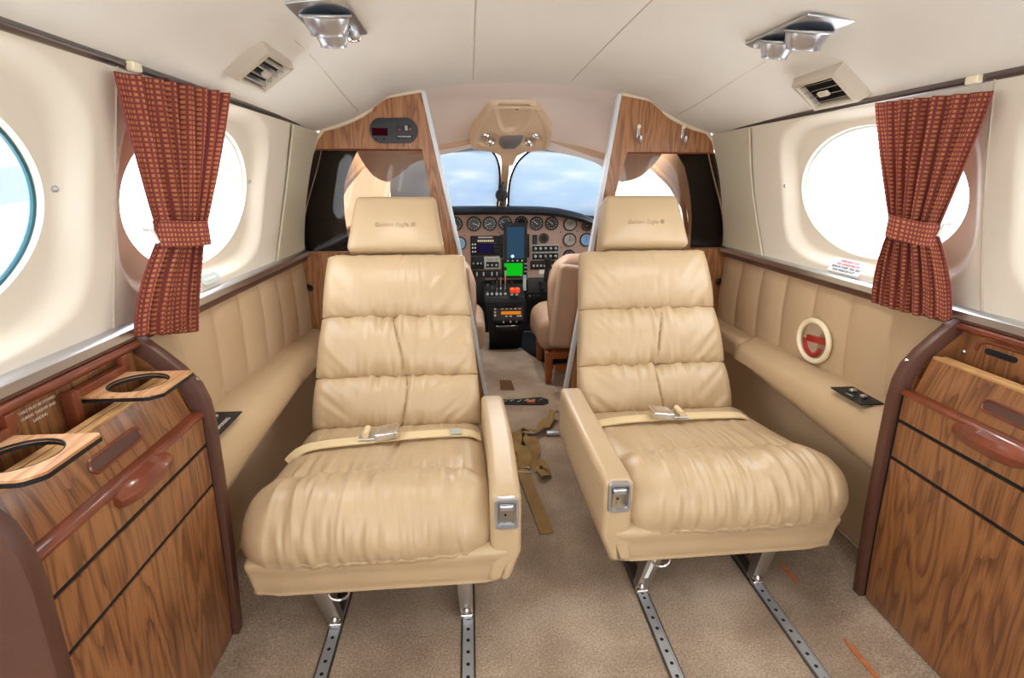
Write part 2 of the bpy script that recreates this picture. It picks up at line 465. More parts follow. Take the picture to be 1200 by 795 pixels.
# cockpit side walls with their openings, nose wall
def ckx(y, z): return (.70-.12*sstep(1.8, 2.75, y)-.10*sstep(.62, 1.0, z))
for s, nm in ((-1, 'wall_cockpit_left'), (1, 'wall_cockpit_right')):
    mb = MB()
    def inside(y, z):     # side window opening, rear edge swept forward towards the top
        rear = 2.03+.40*max(0, (z-.70)/.26)**1.5; return rear < y < 2.76 and .63 < z < .965
    ny, nk = 220, 150; o = len(mb.v)
    for i in range(ny+1):
        for j in range(nk+1):
            y = lerp(YB, 2.85, i/ny); z = lerp(0, 1.0, j/nk); mb.v.append(Vector((s*ckx(y, z), y, z)))
    for i in range(ny):
        for j in range(nk):
            y = lerp(YB, 2.85, (i+.5)/ny); z = lerp(0, 1.0, (j+.5)/nk)
            if not inside(y, z):
                a = o+i*(nk+1)+j; mb.f.append((a, a+nk+1, a+nk+2, a+1))
    struct(mb, nm, 'console_tan')
    ring = [(2.03, .63), (2.04, .72), (2.09, .80), (2.19, .87), (2.32, .925), (2.44, .965), (2.76, .965), (2.76, .63)]
    wn += 1
    w = struct(MB().loft([[(s*(ckx(y, z)+.012), y, z) for y, z in ring], [(s*(ckx(y, z)+.016), y, z) for y, z in ring]]), 'window_%d' % wn, 'tinted_pane' if s < 0 else 'clear_pane', smooth=False)  # left pane's brown tint stands in for a reflection
    build(MB().tube([(s*(ckx(y, z)-.004), y, z) for y, z in ring], .012, 8, closed=True), 'window_frame', 'visor_tan', w)
struct(MB().box((-.62, 2.86, 0), (.62, 2.88, .70)), 'wall_front', 'black_matte', smooth=False)

# windshield: two panes and the centre post
def wsy(z): return 2.78-.40*(z-.66)/.31
for s, nm in ((-1, 'l'), (1, 'r')):
    wn += 1
    poly = [(s*x, wsy(z), z) for x, z in ((.018, .66), (.52, .64), (.47, .93), (.16, .972), (.05, .965), (.02, .88))]
    struct(MB().prism(poly, (0, .006, .004)), 'window_%d' % wn, 'clear_pane', smooth=False)
trim(MB().loft([[(-.016, wsy(z)-.02, z), (.016, wsy(z)-.02, z), (.022, wsy(z)+.01, z), (-.022, wsy(z)+.01, z)] for z in (.64, .75, .86, .96)]), 'visor_tan')

# ------------------------------------------------------------------ outside, seen through the near left window
mb = MB(); mb.loft([[(x, y-.3*t, z+.02*t) for x, y, z in ((-2.2, 1.2, .80), (-2.2, 1.9, .90), (-2.2, 2.4, .88), (-2.2, 2.5, .80), (-2.2, 1.9, .74))] for t in (0, 1)] if False else
   [[(-2.0-t*3, 1.75+dy+.5*t, z-.06+.25*t) for dy, z in ((0, .82), (.25, .90), (.9, .95), (1.3, .90), (1.3, .84), (.5, .78))] for t in (0, .5, 1)])
build(mb, 'airplane_wing', 'wing_blue', label='pale blue grey wing outside the near left window', cat='wing')
# ------------------------------------------------------------------ partitions
def partition(s):
    side = 'left' if s < 0 else 'right'
    in_top, in_mid, in_low = ((.30, 1.078), (.205, .60), (.115, .01)) if s < 0 else ((.315, 1.077), (.248, .60), (.163, .01))
    outer = [(.718, .01), (.718, .50), (.71, .60), (.69, .70), (.668, .82), (.645, .89), (.624, .94), (.60, .966), (.555, .977), (.52, .990), (.48, 1.008), (.455, 1.024), (.438, 1.046), (.40, 1.062)]
    top_o = ((.618, .909), (.306, .909), (.29, .785), (.262, .596), (.692, .596)) if s < 0 else ((.626, .903), (.345, .903), (.316, .785), (.275, .596), (.694, .596))
    lab = ('walnut partition left of the aisle with dark oval clock panel' if s < 0 else 'walnut partition right of the aisle with two coat hooks')
    T = thing('cabin_partition', (s*.45, YB, 0), lab, 'partition')
    # outline: up the outer edge to the opening, around it, on to the top, down the aisle edge
    lo = [p for p in outer if p[1] <= .60][:3]; hi = [p for p in outer if p[1] > .909]
    poly = [lo[0], lo[1], (.71, .594), top_o[3], top_o[2], top_o[1], (.634, top_o[1][1])] + [p for p in hi] + [in_top, in_mid, in_low]
    build(MB().prism([(s*x, YB, z) for x, z in poly], (0, .018, 0)), 'wood_panel', 'wood_bulkhead', T, smooth=False)
    # tinted pane in the opening, with the black outer strip
    pane = [(.660, top_o[1][1]), (top_o[1][0], top_o[1][1]), top_o[2], top_o[3], (.716, .594), (.71, .70), (.690, .82)]
    build(MB().prism([(s*x, YB+.006, z) for x, z in pane], (0, .005, 0)), 'window_pane', 'tinted_pane', T, label='smoked clear pane', smooth=False)
    if s < 0: edge = [(.507, .908), (.535, .86), (.553, .82), (.562, .77), (.564, .72), (.562, .66), (.555, .597)]
    else: edge = [(.515, .902), (.545, .86), (.562, .81), (.575, .76), (.585, .70), (.588, .65), (.590, .597)]
    strip = edge+[(.722, .597), (.716, .70), (.698, .82), (.664, top_o[1][1]-.002)]
    build(MB().prism([(s*x, YB+.013, z) for x, z in strip], (0, .003, 0)), 'blackout_strip', 'black_plastic', T, label='black outer strip of the pane', smooth=False)
    build(MB().tube([(s*x, YB-.002, z) for x, z in [(.306 if s < 0 else .345, top_o[1][1]), (.634, top_o[1][1])]], .003, 6), 'pane_molding', 'red_wood', T)
    # piping on the outer edge
    ed = [(s*x, YB-.006, z) for x, z in outer[1:]+[in_top]]
    build(MB().tube(ed, .006, 8), 'edge_piping', 'piping', T)
    # metal strip on the aisle edge
    w = .011
    st = [(in_top[0]+.002, in_top[1]), (in_mid[0]+.002, in_mid[1]), (in_low[0]+.002, in_low[1]), (in_low[0]-w, in_low[1]), (in_mid[0]-w, in_mid[1]), (in_top[0]-w, in_top[1])]
    build(MB().prism([(s*x, YB-.006, z) for x, z in st], (0, .03, 0)), 'edge_strip', 'painted_silver', T, bevel=.002)
    build(MB().tube([(s*.70, YB-.01, .486), (s*.688, YB-.02, .486), (s*.682, YB-.03, .480)], .008, 8), 'belt_hook', 'black_plastic', T)
    return T
PL = partition(-1); PR = partition(1)
for x in (.376, .521):
    k = MB().rbox((x, YB-.004, .968), (.011, .006, .045), .0025, 3)
    h = build(k, 'coat_hook', 'chrome', PR)
    build(MB().tube([(x, YB-.008, .952), (x, YB-.018, .940), (x, YB-.030, .932), (x, YB-.036, .940), (x, YB-.036, .952)], .0045, 8), 'hook_prong', 'aluminium', h)
    build(MB().lathe([(0, 0), (.006, 0), (.006, .004), (0, .004)], (x, YB-.007, .981), (0, -1, 0), 12), 'hook_screw', 'cream_plastic', h)
# oval clock panel
c = (-.390, .965); pill = []
for i in range(24):
    a = 2*PI*i/24; pill.append((c[0]+(.037 if math.cos(a) > 0 else -.037)+.036*math.cos(a), YB-.001, c[1]+.037*math.sin(a)))
CP = thing('clock_panel', (c[0], YB, c[1]-.037), 'black oval panel with clock and switches on walnut above left headrest', 'control panel')
build(MB().prism(pill, (0, -.006, 0)), 'bezel', 'charcoal', CP, bevel=.0015)
build(MB().box((-.455, YB-.0085, .950), (-.408, YB-.007, .972)), 'clock_display', 'display_red', CP, smooth=False)
for x in (-.445, -.42): build(MB().lathe([(0, 0), (.003, 0), (.003, .002), (0, .002)], (x, YB-.007, .940), (0, -1, 0), 10), 'clock_button', 'black_matte', CP)
b = build(MB().box((-.382, YB-.0085, .962), (-.334, YB-.007, .982)), 'switch_plate', 'ink_black', CP, smooth=False)
build(MB().rbox((-.351, YB-.010, .972), (.008, .004, .014), .0015, 2), 'rocker', 'placard_grey', b)
build(MB().rbox((-.339, YB-.010, .969), (.007, .004, .007), .0015, 2), 'indicator', 'orange_slot', b)
build(MB().rbox((-.371, YB-.010, .967), (.008, .003, .004), .001, 2), 'indicator', 'ink_red', b)
build(MB().box((-.382, YB-.0085, .942), (-.334, YB-.007, .953)), 'nameplate', 'black_gloss', CP, smooth=False)
build(text_mb('PASSENGERS', .0072, (-.358, YB-.0088, .9475), (1,0,0), (0,0,1), .0003), 'lettering', 'ink_white', CP, smooth=False)

# ------------------------------------------------------------------ seat tracks, floor details
for x in (-.435, -.183, .175, .425):
    lab = {-.435: 'metal floor track under the outer foot of the left seat', -.183: 'metal floor track under the aisle foot of the left seat',
           .175: 'metal floor track under the aisle foot of the right seat', .425: 'metal floor track under the outer foot of the right seat'}[x]
    T = thing('seat_track', (x, .55, .001), lab, 'rail')
    mb = MB(); y0, y1 = -1.2, 1.70
    mb.loft([[(x-.009, y, .0005), (x+.009, y, .0005), (x+.008, y, .0035), (x-.008, y, .0035)] for y in (y0, y1)])
    for sx in (-1, 1): mb.box((x+sx*.0085-.0012, y0, .001), (x+sx*.0085+.0012, y1, .0055))
    build(mb, 'rail_bar', 'track_metal', T, smooth=False)
    mb = MB()
    for sx in (-1, 1): mb.box((x+sx*.0115-.0018, y0, .0004), (x+sx*.0115+.0018, y1, .0022))
    build(mb, 'edge_gap', 'dark_metal', T, smooth=False)
    mb = MB(); y = .40
    while y < 1.3:
        mb.lathe([(0, 0), (.0034, 0), (.0034, .0006), (0, .0006)], (x, y, .0034), (0, 0, 1), 12); y += .0254
    build(mb, 'lock_holes', 'black_matte', T, smooth=False)
for (x, y, a, ln, lab) in ((.510, .905, -.05, .062, 'short orange slot in the carpet beside the right seat foot'), (.514, .690, -.03, .085, 'longer orange slot in the carpet by the right cabinet')):
    c = Vector((x, y, .0015)); d = Vector((math.sin(a), math.cos(a), 0)); n = Vector((d.y, -d.x, 0))
    build(MB().prism([c-d*ln/2-n*.003, c-d*ln*.45+n*.006, c+d*ln*.3+n*.007, c+d*ln/2, c+d*ln*.2-n*.004], (0, 0, .0015)), 'floor_slot', 'orange_slot', label=lab, cat='slot', smooth=False)
# floor well cover in the aisle
T = thing('floor_well', (.01, 1.88, 0), 'black open slot with fittings in aisle carpet before cockpit', 'floor slot')
pl = [(-.11, 1.855, .001), (.10, 1.835, .001), (.122, 1.85, .001), (.125, 1.885, .001), (.10, 1.91, .001), (-.02, 1.895, .001), (-.11, 1.91, .001)]
build(MB().prism(pl, (0, 0, .002)), 'well', 'black_matte', T, smooth=False)
mb = MB()
for i in range(7): mb.tube([(-.08+i*.027, 1.862+.006*(i % 3), .005), (-.062+i*.027, 1.885-.004*(i % 2), .006)], .0035, 6)
build(mb, 'fitting', 'chrome', T)
build(MB().rbox((.055, 1.862, .006), (.03, .02, .008), .002, 3), 'connector', 'orange_slot', T)
build(MB().prism([(-.055, 2.0, .001), (.003, 1.995, .001), (-.003, 2.10, .001), (-.052, 2.108, .001)], (0, 0, .002)), 'floor_patch', 'carpet_brown', label='small square brown patch in the cockpit carpet', cat='patch', smooth=False)
build(MB().rbox((.10, 1.59, .010), (.05, .018, .012), .003, 3), 'belt_fitting', 'aluminium', label='small silver fitting at the head of the loose olive strap', cat='fitting')
# loose strap on the floor
T = thing('loose_strap', (.01, 1.30, .002), 'loose olive webbing strap crumpled on the aisle carpet', 'strap')
def ribbon(pts, w, th, up=None):
    mb = MB(); P = [Vector(p) for p in pts]; rings = []; n = len(P)
    for i, p in enumerate(P):
        t = (P[min(i+1, n-1)]-P[max(i-1, 0)]).normalized(); u = Vector(up[i] if up else (0, 0, 1)); sd = t.cross(u).normalized(); nn = sd.cross(t).normalized()
        rings.append([p-sd*w/2-nn*th/2, p+sd*w/2-nn*th/2, p+sd*w/2+nn*th/2, p-sd*w/2+nn*th/2])
    return mb.loft(rings)
def spl(pts, n=8):
    out = []
    for i in range(len(pts)-1):
        p0, p1, p2, p3 = [Vector(pts[max(0, min(len(pts)-1, i+k))]) for k in (-1, 0, 1, 2)]
        for j in range(n):
            t = j/n; out.append(.5*((2*p1)+(p2-p0)*t+(2*p0-5*p1+4*p2-p3)*t*t+(3*p1-p0-3*p2+p3)*t**3))
    return out+[Vector(pts[-1])]
build(ribbon(spl([(-.028, 1.36, .014), (-.020, 1.30, .008), (-.008, 1.20, .005), (.006, 1.08, .004)]), .034, .003), 'strap_tail', 'strap_olive', T)
pts = spl([(-.028, 1.36, .014), (-.015, 1.42, .030), (-.035, 1.50, .034), (-.010, 1.56, .022), (.020, 1.50, .020), (.012, 1.40, .012), (.040, 1.345, .016), (.015, 1.33, .020)], 8)
ups = [(math.sin(i*.55)*.8, .3*math.cos(i*.4), .8) for i in range(len(pts))]
build(ribbon(pts, .042, .003, ups), 'strap_fold', 'strap_olive', T)
pts = spl([(-.03, 1.40, .012), (-.045, 1.47, .02), (-.03, 1.56, .03), (.01, 1.60, .02), (.05, 1.60, .018), (.09, 1.66, .02), (.12, 1.72, .03)], 8)
ups = [(math.cos(i*.5)*.7, .3, .9) for i in range(len(pts))]
build(ribbon(pts, .036, .003, ups), 'strap_fold', 'strap_olive', T)
mb = MB(); mb.tube([(-.045, 1.345, .014), (-.005, 1.335, .014), (-.002, 1.36, .016), (-.042, 1.372, .016)], .003, 8, closed=True)
build(mb, 'strap_buckle', 'chrome', T)

# ------------------------------------------------------------------ cabin seats
def nz(*a): return noise.noise(Vector(a))
def make_seat(s, loc, rot, side):
    """s = +1: armrest (aisle side) on local +x"""
    lab = ('tan leather cabin seat left of the aisle beside the left armrest' if side < 0 else 'tan leather cabin seat right of the aisle near the red emergency handle')
    T = thing('cabin_seat', (0, 0, 0), lab, 'seat', None)
    sd = 3.7*side
    # cushion
    cp = [(.235, .225), (.15, .236), (.05, .248), (-.02, .258), (-.060, .264), (-.085, .274), (-.108, .281), (-.137, .283), (-.167, .276), (-.190, .260), (-.205, .236), (-.210, .212), (-.205, .190), (-.192, .176), (-.10, .15), (.08, .148), (.235, .15)]
    prof = crom(cp, 7); seam_i = 4*7
    def disp(xn, i, p):
        y, z = p; d = 0
        top = z > .2 or y < -.19
        if not top: return 0
        d += .012*(1-abs(xn)**3)*sstep(-.02, -.10, y)                     # front roll swells in the middle
        d += .006*(1-xn*xn)*sstep(-.05, .0, y)*sstep(.235, .10, y)
        g = math.exp(-((i-seam_i)/1.7)**2); d -= .011*g                   # cross seam
        q = (xn+.08*s)*12
        d -= .006*math.exp(-((xn-.04*s-.05*math.sin(y*14))/.022)**2)*sstep(-.21, -.05, y)   # centre seam
        # gathers running front to back over the roll
        if y < -.06:
            f = i-seam_i; amp = .0052*sstep(0, 5, f)*sstep(75, 40, f)*(.45+.55*abs(nz(xn*3, sd, 1)*2))
            d += amp*(nz(xn*11+.5*nz(xn*3, f*.05, sd), f*.045, sd)+.6*nz(xn*24, f*.07, sd+3))*1.5
            e = math.exp(-((z-.192)/.018)**2)*(1 if y < -.15 else 0); d += .0016*e*math.sin(xn*40+5*nz(xn*5, sd, 8))
        else:
            amp = .0034*(math.exp(-((y+.05)/.05)**2)+.5); d += amp*(nz(xn*13, y*6, sd)+.5*nz(xn*26, y*10, sd+5))*1.4
        return d
    build(pillow(prof, -.224 if side < 0 else -.240, .218, .048, 120, disp, lambda x, y, z: (s*x, y, z)), 'seat_cushion', 'leather', T, ang=80)
    # lower shell
    pan = crom([(-.202, .190), (-.203, .150), (-.198, .118), (-.180, .106), (-.02, .102), (.15, .110), (.245, .135), (.25, .20), (.10, .200), (-.10, .200)], 5)
    def pdisp(xn, i, p): return -.006*sstep(.80, 1.0, abs(xn))
    pm = pillow(pan, -.216, .263, .014, 16, pdisp, lambda x, y, z: (s*(x*(1-(.5 if x < 0 else 1.2)*max(0, .17-z))), y, z))
    build(pm, 'base_shell', 'leather', T, ang=60)
    # backrest
    al = math.radians(26); B = Vector((0, .236, .222))
    e = Vector((0, math.sin(al), math.cos(al))); n = Vector((0, -math.cos(al), math.sin(al)))
    def fr(x, a, h): p = B+e*a+n*h; return (s*x, p.y, p.z)
    tiers = [(-.004, .130, .213, .205), (.126, .286, .206, .192), (.282, .452, .193, .180)]
    for ti, (a0, a1, w0, w1) in enumerate(tiers):
        ln = a1-a0
        pr = crom([(a0+.004, -.05), (a0+.000, -.008), (a0+.010, .012), (a0+ln*.3, .022), (a0+ln*.65, .023), (a1-.012, .013), (a1-.000, -.006), (a1-.003, -.05), (a0+ln*.5, -.055)], 10)
        def d2(xn, i, p, a0=a0, ln=ln, ti=ti):
            t = (p[0]-a0)/ln
            if p[1] < -.02: return 0
            d = .010*(1-abs(xn)**2.6)*(math.sin(PI*max(0, min(1, t)))**.6)
            edge = math.exp(-(t/.22)**2) if ti < 2 else .5*math.exp(-(t/.2)**2)
            top = math.exp(-((1-t)/.25)**2)
            cw = math.exp(-(xn/.55)**2)
            d += .0078*(edge+.9*top*(ti != 2)+.12)*cw*(nz(xn*9+t*1.6*xn, t*1.2, sd+ti*7)+.6*nz(xn*19, t*1.8, sd+ti*5))*1.5
            # short radiating tucks from the two lower corners
            d += .0036*math.exp(-((abs(xn)-.72)/.25)**2)*nz((t*5-abs(xn)*6)*1.3, xn, sd+ti)*1.3
            cx = .06*s+.07*math.sin(t*2.6+ti*2.1)*(.4+t)
            d -= (.0095 if ti < 2 else .004*sstep(.55, .95, t))*math.exp(-((xn-cx)/.011)**2)*(1 if ti < 1 else .55+.45*math.sin(t*PI))
            d += .0024*math.exp(-((xn-cx-.05)/.05)**2)*(ti < 2)
            return d
        def frw(x, a, h, a0=a0, ln=ln, w0=w0, w1=w1):
            k = lerp(w0, w1, (a-a0)/ln)/w0; return fr(x*k, a, h)
        build(pillow(pr, -w0, w0, .026, 110, d2, frw, .3), 'back_pad', 'leather', T, ang=80)
        # dark stitched crease between the tiers
        if ti < 2: build(MB().tube([fr(x*w1*.93, a1-.002, -.004+.002*math.sin(x*9)) for x in [-1+i/12 for i in range(25)]], .0032, 6), 'seam_cord', 'seam', T)
    sh = MB().rbox((0, 0, 0), (.372, .44, .05), .02, 8)
    sh.v = [Vector(fr(v.x*lerp(1.06, .93, (v.y+.22)/.44), v.y+.215, v.z-.062)) for v in sh.v]
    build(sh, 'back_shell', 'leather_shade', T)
    # headrest
    hr = MB().rbox((0, 0, 0), (.25, .155, .085), .017, 14)
    def hd(v):
        t = (v.y+.0775)/.155; k = lerp(1.02, .845, t)
        bow = .010*(1-(v.x/.125)**2)*math.sin(PI*t) if v.z > 0 else 0
        return Vector(fr(v.x*k, v.y+.5335, (v.z+bow)*lerp(1.06, .86, t)-.012))
    hr.v = [hd(v) for v in hr.v]
    H = build(hr, 'headrest', 'leather', T, ang=60)
    o = Vector(fr(0, .522, .0385)); xd = Vector((1, 0, 0)); yd = e
    build(text_mb('Golden Eagle III', .0165, o, xd, yd, .0010, shear=.18), 'lettering', 'emboss', H, smooth=False, label='embossed script')
    for x in (-.06, .06): build(MB().tube([fr(x, .43, -.03), fr(x, .49, -.025)], .006, 8), 'headrest_post', 'chrome', T)
    # armrest with ashtray
    ar = MB().rbox((s*.243, .020, .206), (.056, .452, .182), .012, 10)
    for v in ar.v:
        yy = (v.y+.2)/.45; v.x += s*.004*math.sin(yy*PI)-s*.004
        if v.z > .25: v.z += .006*math.sin(max(0, min(1, yy))*PI)-.004*(1-yy)
        v.x -= s*.35*max(0, .175-v.z)*(1 if s*v.x > .243 else .4)
    A = build(ar, 'armrest', 'leather', T, ang=60)
    zt = .262; mb = MB(); fx = s*.240; fy = -.208
    def rr(w, h, r, y, cz=zt):
        o = []
        for k in range(4):
            cx, cy = [(1, 1), (-1, 1), (-1, -1), (1, -1)][k]
            for j in range(5):
                a = (k+j/4)*PI/2; o.append((fx+cx*(w/2-r)+r*math.cos(a), y, cz+cy*(h/2-r)+r*math.sin(a)))
        return o
    mb.loft([rr(.040, .058, .006, fy+.012), rr(.042, .060, .006, fy-.002), rr(.041, .059, .006, fy-.0045), rr(.033, .050, .005, fy-.0045), rr(.031, .048, .005, fy+.004)])
    mb.loft([rr(.032, .050, .004, fy+.002), rr(.032, .050, .004, fy+.004)])
    build(mb, 'ashtray', 'aluminium', A, ang=30)
    # pieces of the ashtray stay in the same part mesh level
    build(MB().rbox((fx, fy-.003, zt+.013), (.027, .008, .014), .004, 4), 'ashtray_flap', 'aluminium', A)
    build(MB().lathe([(0, 0), (.0022, 0), (.0022, .001), (0, .001)], (fx-.002, fy+.0015, zt-.004), (0, -1, 0), 10), 'ashtray_hole', 'black_matte', A)
    # stitched piping along the armrest side and shell
    build(MB().tube([(s*.2675, -.180, .272), (s*.2705, -.05, .281), (s*.2705, .1, .283), (s*.2675, .20, .277)], .0012, 6), 'stitching', 'emboss', A)
    build(MB().tube([(s*.214, -.1995, .185), (s*.222, -.1985, .160), (s*.236, -.194, .135), (s*.244, -.184, .120)], .0012, 6), 'seam_line', 'emboss', T)
    # legs on the two tracks
    for fxl, tilt in ((-.085, -.040), (.165, (-.004 if side < 0 else -.045))):
        x0 = s*fxl; x1 = x0+s*tilt
        mb = MB()
        mb.loft([[(x0-.013, -.166, .010), (x0+.013, -.166, .010), (x0+.013, -.146, .010), (x0-.013, -.146, .010)],
                 [(x1-.017, -.150, .115), (x1+.017, -.150, .115), (x1+.017, -.110, .115), (x1-.017, -.110, .115)]])
        lg = build(mb, 'leg', 'leg_metal', T, bevel=.002)
        mb = MB(); mb.loft([[(x0-.010, -.158, .006), (x0+.010, -.158, .006), (x0+.010, -.158, .016), (x0-.010, -.158, .016)],
                            [(x0-.012, .20, .006), (x0+.012, .20, .006), (x0+.012, .20, .034), (x0-.012, .20, .034)]])
        build(mb, 'skid', 'dark_metal', lg, bevel=.0015)
        mb = MB(); mb.rbox((x0, -.166, .010), (.026, .018, .012), .004, 4); mb.lathe([(0, 0), (.008, 0), (.008, .010), (.004, .016), (0, .017)], (x0, -.166, .010), (0, 0, 1), 14)
        build(mb, 'track_foot', 'chrome', lg)
        build(MB().lathe([(0, 0), (.0055, 0), (.0055, .006), (0, .007)], (x0-s*.014, -.10, .028), (-s, 0, 0), 12), 'lock_pin', 'chrome', lg)
        mb = MB(); mb.loft([[(x0-.010, .12, .03), (x0+.010, .12, .03), (x0+.010, .14, .03), (x0-.010, .14, .03)], [(x1-.014, .06, .112), (x1+.014, .06, .112), (x1+.014, .10, .112), (x1-.014, .10, .112)]])
        build(mb, 'rear_strut', 'dark_metal', lg, bevel=.0015)
    if side > 0:
        x0 = s*.165; x1 = x0+s*(-.045); q0, q1 = .25, .85
        P4 = [Vector((lerp(x0, x1, q)-.004+dx, lerp(-.1665, -.1507, q)-.0012, lerp(.010, .115, q))) for q, dx in ((q0, -.003), (q0, .005), (q1, .005), (q1, -.003))]
        build(MB().prism(P4, (0, .0006, 0)), 'leg_label', 'white_paint', T, smooth=False)
    # release ring under the front of the shell
    rx = -.065 if side < 0 else -.140
    build(MB().tube([(rx+.018*math.cos(a), -.190+.004*math.sin(a), .102+.013*math.sin(a)) for a in [PI*2*i/22 for i in range(22)]], .0026, 8, closed=True), 'release_ring', 'chrome', T)
    # lap belt lying on the cushion
    cush = {}
    def topz(y):
        best = interp([(-.06, .271), (-.02, .266), (.05, .256), (.15, .243), (.235, .232)], y); return best+.0065
    if side < 0: bl = [(-.214, .058), (-.19, .075), (-.15, .088), (-.07, .095), (.03, .112), (.12, .128), (.18, .134), (.205, .136)]
    else: bl = [(-.205, .130), (-.19, .130), (-.11, .130), (.01, .127), (.10, .132), (.17, .136), (.195, .136), (.214, .134)]
    pts = [(x, y, topz(y)+.004*(1-(x/.22)**2)-.006*(abs(x)/.2)**2-.0425*(1-math.sqrt(max(0, 1-min(1, max(0, abs(x)-.17)/.05)**2)))) for x, y in bl]; pts = spl(pts, 8)
    Bt = build(ribbon(pts, .034, .0028), 'lap_belt', 'strap_tan', T)
    if side < 0: bx, by, dr = -.02+.0, .108, 1
    else: bx, by, dr = -.02, .127, -1
    bz = topz(by)+.012
    mb = MB().rbox((bx+dr*.014, by, bz+.004), (.052, .050, .018), .004, 4, deform=lambda v, q: (v.x, v.y, v.z+.004*q.x*dr))
    bk = build(mb, 'belt_buckle', 'chrome', Bt)
    mb = MB(); mb.rbox((bx-dr*.026, by, bz-.002), (.044, .044, .005), .002, 3)
    build(mb, 'belt_tongue', 'aluminium', bk) if False else build(mb, 'belt_tongue', 'aluminium', Bt)
    build(MB().tube([(bx-dr*.032, by-.020, bz+.007), (bx-dr*.032, by+.020, bz+.007)], .0075, 10), 'belt_roll', 'strap_tan', Bt)
    if side < 0:
        yy = .131; build(ribbon([(.135, yy-.004, topz(yy)+.004), (.160, yy, topz(yy)+.004)], .026, .002), 'belt_patch', 'placard_grey', Bt)
    T.location = loc; T.rotation_euler = (0, 0, rot)
    return T
make_seat(1, (-.353, 1.0, 0), math.radians(.8), -1)
make_seat(-1, (.335, 1.042, 0), math.radians(1.2), 1)
# ------------------------------------------------------------------ side panels and armrest ledges
for s in (-1, 1):
    lab = 'tan channel padded side panel under the left front window' if s < 0 else 'tan channel padded side panel with the red handle behind it'
    if s > 0: lab = 'tan channel padded side panel around the round red handle port, right side'
    T = thing('side_panel', (s*.70, 1.30, .0), lab, 'side panel')
    pitch = .128; y0 = .85
    def pf(u, v):
        y = lerp(y0, YB-.012, u); z = lerp(.345, .588, v)
        wob = .012*math.sin(v*3+y*2)+.006*nz(y*3, v*2, s)
        ph = ((y+wob-y0)/pitch) % 1
        puff = .013*(abs(math.sin(PI*ph))**.45)*(math.sin(PI*min(1, max(0, .05+.95*v)))**.25)
        return (s*(.706-.006*(1-v)-puff), y, z)
    build(MB().grid(pf, 210, 30), 'channel_padding', 'panel_leather', T, ang=85)
    build(MB().tube([(s*.697, y, .352) for y in (y0, 1.2, YB-.012)], .004, 8), 'lower_piping', 'panel_leather', T)
    build(MB().grid(lambda u, v: (s*(.704+.004*math.sin(u*9)), lerp(y0, YB-.012, u), lerp(.006, .33, v)), 30, 6), 'kick_panel', 'panel_leather', T)
    build(MB().tube([(s*.704, y, .018) for y in (y0, YB-.02)], .005, 6), 'kick_piping', 'panel_leather', T)
    # ledge
    lab = 'long tan padded armrest ledge along the left wall' if s < 0 else 'long tan padded armrest ledge along the right wall'
    A = thing('wall_armrest', (s*.65, 1.2, .25), lab, 'armrest')
    rings = []
    ye = YB-.02 if s < 0 else 1.475
    for i in range(41):
        u = i/40; y = lerp(.848, ye, u)
        top = interp([(.85, .385), (1.05, .380), (1.45, .366), (1.75, .342)], y); bot = interp([(.85, .262), (1.1, .283), (1.46, .308), (1.75, .300)], y)
        k = 1.0
        dy = 0
        if s > 0: k = 1-.75*max(0, (u-.9)/.1)**2.2
        else: k = 1-.55*max(0, (u-.93)/.07)**2
        pr = [(.704, top), (.675, top+.003), (.645, top), (.622, top-.008), (.608, top-.024), (.602, top-.05), (.604, lerp(top, bot, .72)), (.616, lerp(top, bot, .93)), (.640, bot), (.704, bot-.002)]
        rings.append([(s*(.704-(.704-x)*k), y, z) for x, z in pr])
    build(MB().loft(rings), 'padded_rail', 'leather', A, ang=50)
    if s > 0:
        build(MB().rbox((s*.668, 1.60, .325), (.075, .29, .075), .022, 8), 'rear_pad', 'leather', A, ang=60)
    # switch plate let into the top
    ys = (.885, .985) if s < 0 else (.925, 1.018)
    zt = interp([(.85, .385), (1.05, .380)], sum(ys)/2)+.0035
    lab = 'black lettered switch plate on the left wall armrest' if s < 0 else 'black switch plate with two silver knobs on the right wall armrest'
    W = thing('switch_plate', (s*.638, sum(ys)/2, zt), lab, 'switch plate')
    build(MB().box((min(s*.614, s*.664), ys[0], zt-.001), (max(s*.614, s*.664), ys[1], zt+.0018)), 'plate', 'black_plastic', W, smooth=False)
    ym = sum(ys)/2
    for k, yy in enumerate((ym-.016, ym+.016) if s > 0 else (ym-.005, ym+.02)):
        build(MB().rbox((s*(.642 if s > 0 else .652), yy, zt+.005), (.013, .011, .008), .003, 3), 'switch_knob', 'aluminium', W)
    if s < 0: build(text_mb('SMOKING', .011, (s*.626, ym-.004, zt+.0022), (0, 1, 0), (-1, 0, 0), .0003), 'lettering', 'ink_white', W, smooth=False)
    else: build(text_mb('LIGHT', .007, (s*.624, ym+.002, zt+.0022), (0, -1, 0), (1, 0, 0), .0003), 'lettering', 'placard_grey', W, smooth=False)

